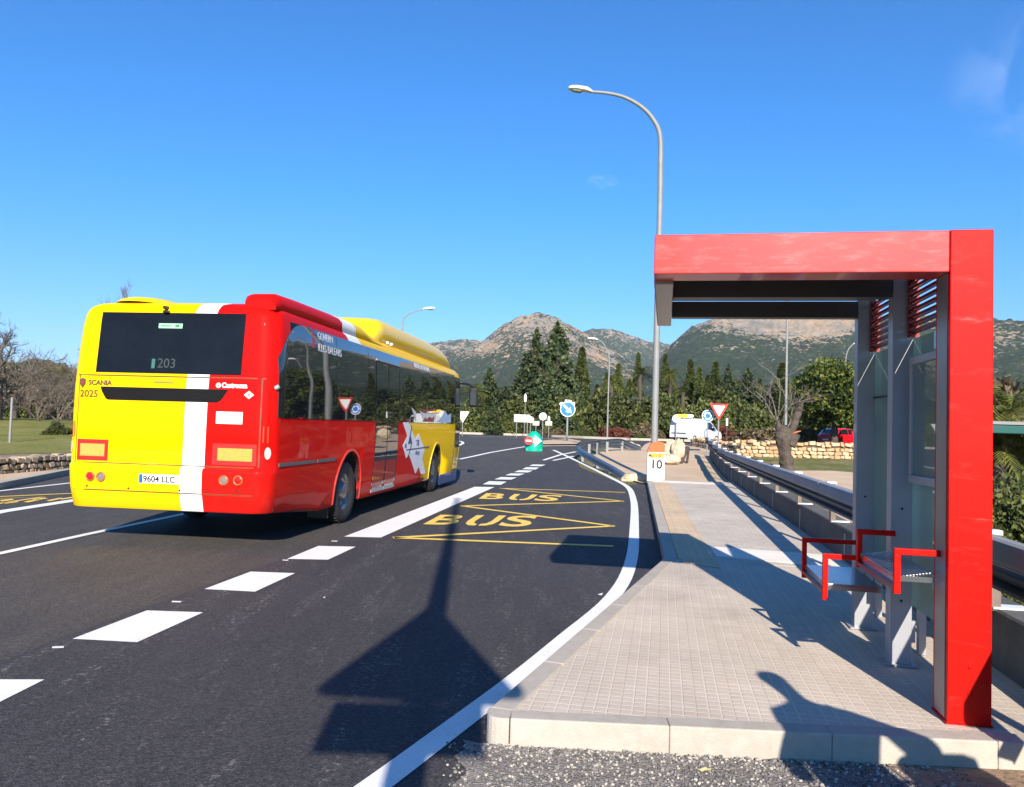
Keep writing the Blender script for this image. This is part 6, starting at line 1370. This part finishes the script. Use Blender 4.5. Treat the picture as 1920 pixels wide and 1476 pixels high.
hill('long_rocky_mountain', [(1060, 800), (1130, 755), (1190, 706), (1230, 676), (1248, 652), (1268, 634), (1292, 617), (1318, 602), (1340, 596), (1400, 594), (1470, 592), (1540, 595), (1620, 594), (1720, 590), (1800, 594), (1870, 598), (1925, 602), (2100, 612), (2500, 600), (3400, 560), (5200, 500), (9000, 420)], 800, 1900, 6.0, .66, .06, 170, .10, rock_patches=((1440, 612, 90, 20, .95), (1560, 620, 60, 18, .8), (1600, 600, 300, 14, .5), (1880, 640, 60, 30, .55), (1360, 650, 40, 8, .4), (1460, 682, 40, 8, .5), (1250, 655, 22, 12, .4)))
hill('wooded_foothill', [(-1500, 760), (-400, 725), (0, 715), (500, 730), (800, 728), (900, 718), (1000, 728), (1150, 742), (1300, 735), (1400, 724), (1520, 716), (1650, 728), (1900, 740), (2600, 735), (5000, 700)], 330, 700, 9.0, .12, .09, 70, .12)
# ================================================================ THINGS BEHIND THE CAMERA THAT THROW SHADOWS INTO VIEW
wp = thing('warning_sign', 'tall pole with triangular warning sign and lower plate, its shadow on the road', 'traffic sign', (-.20, -1.2, 0))
m = MB(); m.tube([(0, .09, -.2), (0, .09, 4), (0, .09, 9.3)], [.10, .095, .055], 12); m.build('pole', M_galv2, wp)
T = [(-.66, 2.98), (.64, 2.92), (-.03, 4.22)]
o_ = []
for i in range(3):
    a, b, c = Vector(T[i-1]), Vector(T[i]), Vector(T[(i+1) % 3]); p = b + (a-b).normalized()*.13; q = b + (c-b).normalized()*.13
    for k in range(5): u = k/4; o_.append(tuple(p*(1-u)**2 + b*2*u*(1-u) + q*u*u))
m = MB(); m.prism(o_, -.02, .02, Mx); m.build('triangle_plate', M_back, wp)
m = MB(); m.box((-.05, 0, 2.745), (.86, .03, .36), bev=.01); m.build('lower_plate', M_back, wp)
def person(label, loc, rz, sc, arm_r, arm_l, shirt, trouser, skin=(.42, .26, .19)):
    t = thing('person', label, 'person', loc, rz, None); t.scale = (sc,)*3
    def skinmesh(name, nodes, edges, mat, lv=2):
        me = bpy.data.meshes.new(name); me.from_pydata([n[:3] for n in nodes], edges, []); o = bpy.data.objects.new(name, me); col.objects.link(o)
        md = o.modifiers.new('s', 'SKIN'); md.use_smooth_shade = True
        for v, n in zip(me.skin_vertices[0].data, nodes): v.radius = (n[3], n[4])
        me.skin_vertices[0].data[0].use_root = True
        sb = o.modifiers.new('u', 'SUBSURF'); sb.levels = sb.render_levels = lv
        bpy.context.view_layer.update(); m2 = bpy.data.meshes.new_from_object(o.evaluated_get(bpy.context.evaluated_depsgraph_get())); bpy.data.objects.remove(o)
        m2.materials.clear(); m2.materials.append(mat); o = bpy.data.objects.new(name, m2); col.objects.link(o); o.parent = t; return o
    Sk = flat('skin', skin, .55)
    def bodyn(k=0):
        nd = [(0, 0, .93, .16+k, .11+k), (0, 0, 1.12, .145+k, .10+k), (0, 0, 1.32, .17+k, .11+k), (0, 0, 1.44, .10+k, .075+k), (0, .0, 1.52, .052+k, .052+k), (0, .01, 1.60, .065, .075), (0, .015, 1.68, .078, .095), (0, .01, 1.75, .06, .075)]
        ed = [(i, i+1) for i in range(7)]
        for s, arm in ((1, arm_r), (-1, arm_l)):
            b = len(nd); nd += [(s*.17, 0, 1.41, .062+k, .06+k)] + [(s*a[0], a[1], a[2], a[3]+k, a[3]+k) for a in arm]; ed += [(3, b)] + [(b+i, b+i+1) for i in range(len(arm))]
        for s in (1, -1):
            b = len(nd); nd += [(s*.09, 0, .84, .095+k, .10+k), (s*.10, .01, .50, .065+k, .07+k), (s*.10, -.01, .28, .055+k, .058+k), (s*.10, -.01, .08, .04+k, .045+k), (s*.10, .07, .035, .042, .03), (s*.10, .15, .03, .038, .022)]; ed += [(0, b)] + [(b+i, b+i+1) for i in range(5)]
        return nd, ed
    nd, ed = bodyn(); skinmesh('body', nd, ed, Sk)
    sn = [(0, 0, .78, .23, .15), (0, 0, 1.05, .205, .135), (0, 0, 1.32, .20, .13), (0, 0, 1.45, .10, .085)]; se = [(0, 1), (1, 2), (2, 3)]
    for s, arm in ((1, arm_r), (-1, arm_l)):
        b = len(sn); sn += [(s*.175, 0, 1.40, .075, .072)] + [(s*a[0], a[1], a[2], a[3] + .014, a[3] + .014) for a in arm[:2]]; se += [(2, b), (b, b+1), (b+1, b+2)]
    skinmesh('jacket', sn, se, flat('cloth_' + shirt[0], shirt[1], .9))
    pn = [(0, 0, .95, .17, .12)]; pe = []
    for s in (1, -1): b = len(pn); pn += [(s*.09, 0, .82, .108, .11), (s*.10, .01, .50, .082, .085), (s*.10, -.01, .10, .062, .066)]; pe += [(0, b), (b, b+1), (b+1, b+2)]
    skinmesh('trousers', pn, pe, flat('cloth_' + trouser[0], trouser[1], .9))
    skinmesh('hair', [(0, -.02, 1.66, .08, .09), (0, -.01, 1.72, .088, .105), (0, 0, 1.775, .06, .075)], [(0, 1), (1, 2)], flat('hair_dark', (.03, .02, .015), .8))
    for s in (1, -1):
        m = MB(); m.lathe([(.0, 0), (.008, .002), (.011, .007), (.008, .012), (0, .014)], Matrix.Translation((s*.032, .105, 1.695)) @ Matrix.Rotation(R(-90), 4, 'X'), 10); m.build('eye', flat('eye_dark', (.02, .015, .01), .2), t)
        hx, hy, hz = s*(arm_r if s > 0 else arm_l)[-1][0], (arm_r if s > 0 else arm_l)[-1][1], (arm_r if s > 0 else arm_l)[-1][2]
        m = MB()
        for f in range(4): m.tube([(hx + .012*(f-1.5), hy, hz), (hx + .015*(f-1.5), hy + .03, hz - .04), (hx + .015*(f-1.5), hy + .05, hz - (.07 if f in (1, 2) else .055))], [.010, .009, .006], 8)
        m.tube([(hx - s*.02, hy, hz + .01), (hx - s*.05, hy + .03, hz - .01), (hx - s*.055, hy + .045, hz - .03)], [.012, .010, .007], 8); m.build('fingers', Sk, t)
    m = MB(); m.tube([(0, .10, 1.685), (0, .128, 1.655), (0, .11, 1.645)], [.008, .014, .010], 8); m.build('nose', Sk, t)
    return t
akimbo = [(.40, -.06, 1.24, .055), (.47, -.02, 1.16, .050), (.28, .10, 1.02, .028), (.24, .11, .99, .024)]
person('person in a dark jacket with hands on hips, casting the head shaped shadow', (1.80, 1.62, .017), 0, 1.03, akimbo, [(.24, .02, 1.16, .045), (.25, .06, 1.02, .038), (.21, .20, 1.10, .028), (.20, .22, 1.12, .024)], ('navy', (.02, .025, .05)), ('grey', (.06, .06, .07)))
blocker = thing('shadow_blocker', 'added unseen bulk on a low post, made up to widen the shadow beside the person', 'shadow_blocker', (2.27, 1.62, .017))  # added out of view, with its post, to shade the kerb
m = MB(); m.box((0, 0, .94), (.44, .26, .56), bev=.10); m.build('bulk', flat('bulk_dark', (.03, .03, .035), .9), blocker)
m = MB(); m.box((0, -.14, .75), (.30, .08, .26), bev=.03); m.build('bulk_front', flat('bulk_front_dark', (.05, .05, .06), .9), blocker)
m = MB(); m.box((0, 0, .29), (.12, .12, .60)); m.build('post', M_trunk, blocker)
# ================================================================ AIR
m = MB(); m.box((0, 2900, 262), (12400, 6600, 526)); hz = m.build('haze', flat('haze_dummy', (1, 1, 1), 1.)); tag(hz, kind='stuff')
hm, nt, b = newmat('haze_air'); nt.nodes.remove(b)
pv = N(nt, 'ShaderNodeVolumePrincipled'); pv.inputs['Density'].default_value = .00007; pv.inputs['Color'].default_value = (.70, .86, 1, 1); pv.inputs['Anisotropy'].default_value = 0.
nt.links.new(pv.outputs[0], nt.nodes['Material Output'].inputs['Volume']); hz.data.materials.clear(); hz.data.materials.append(hm)
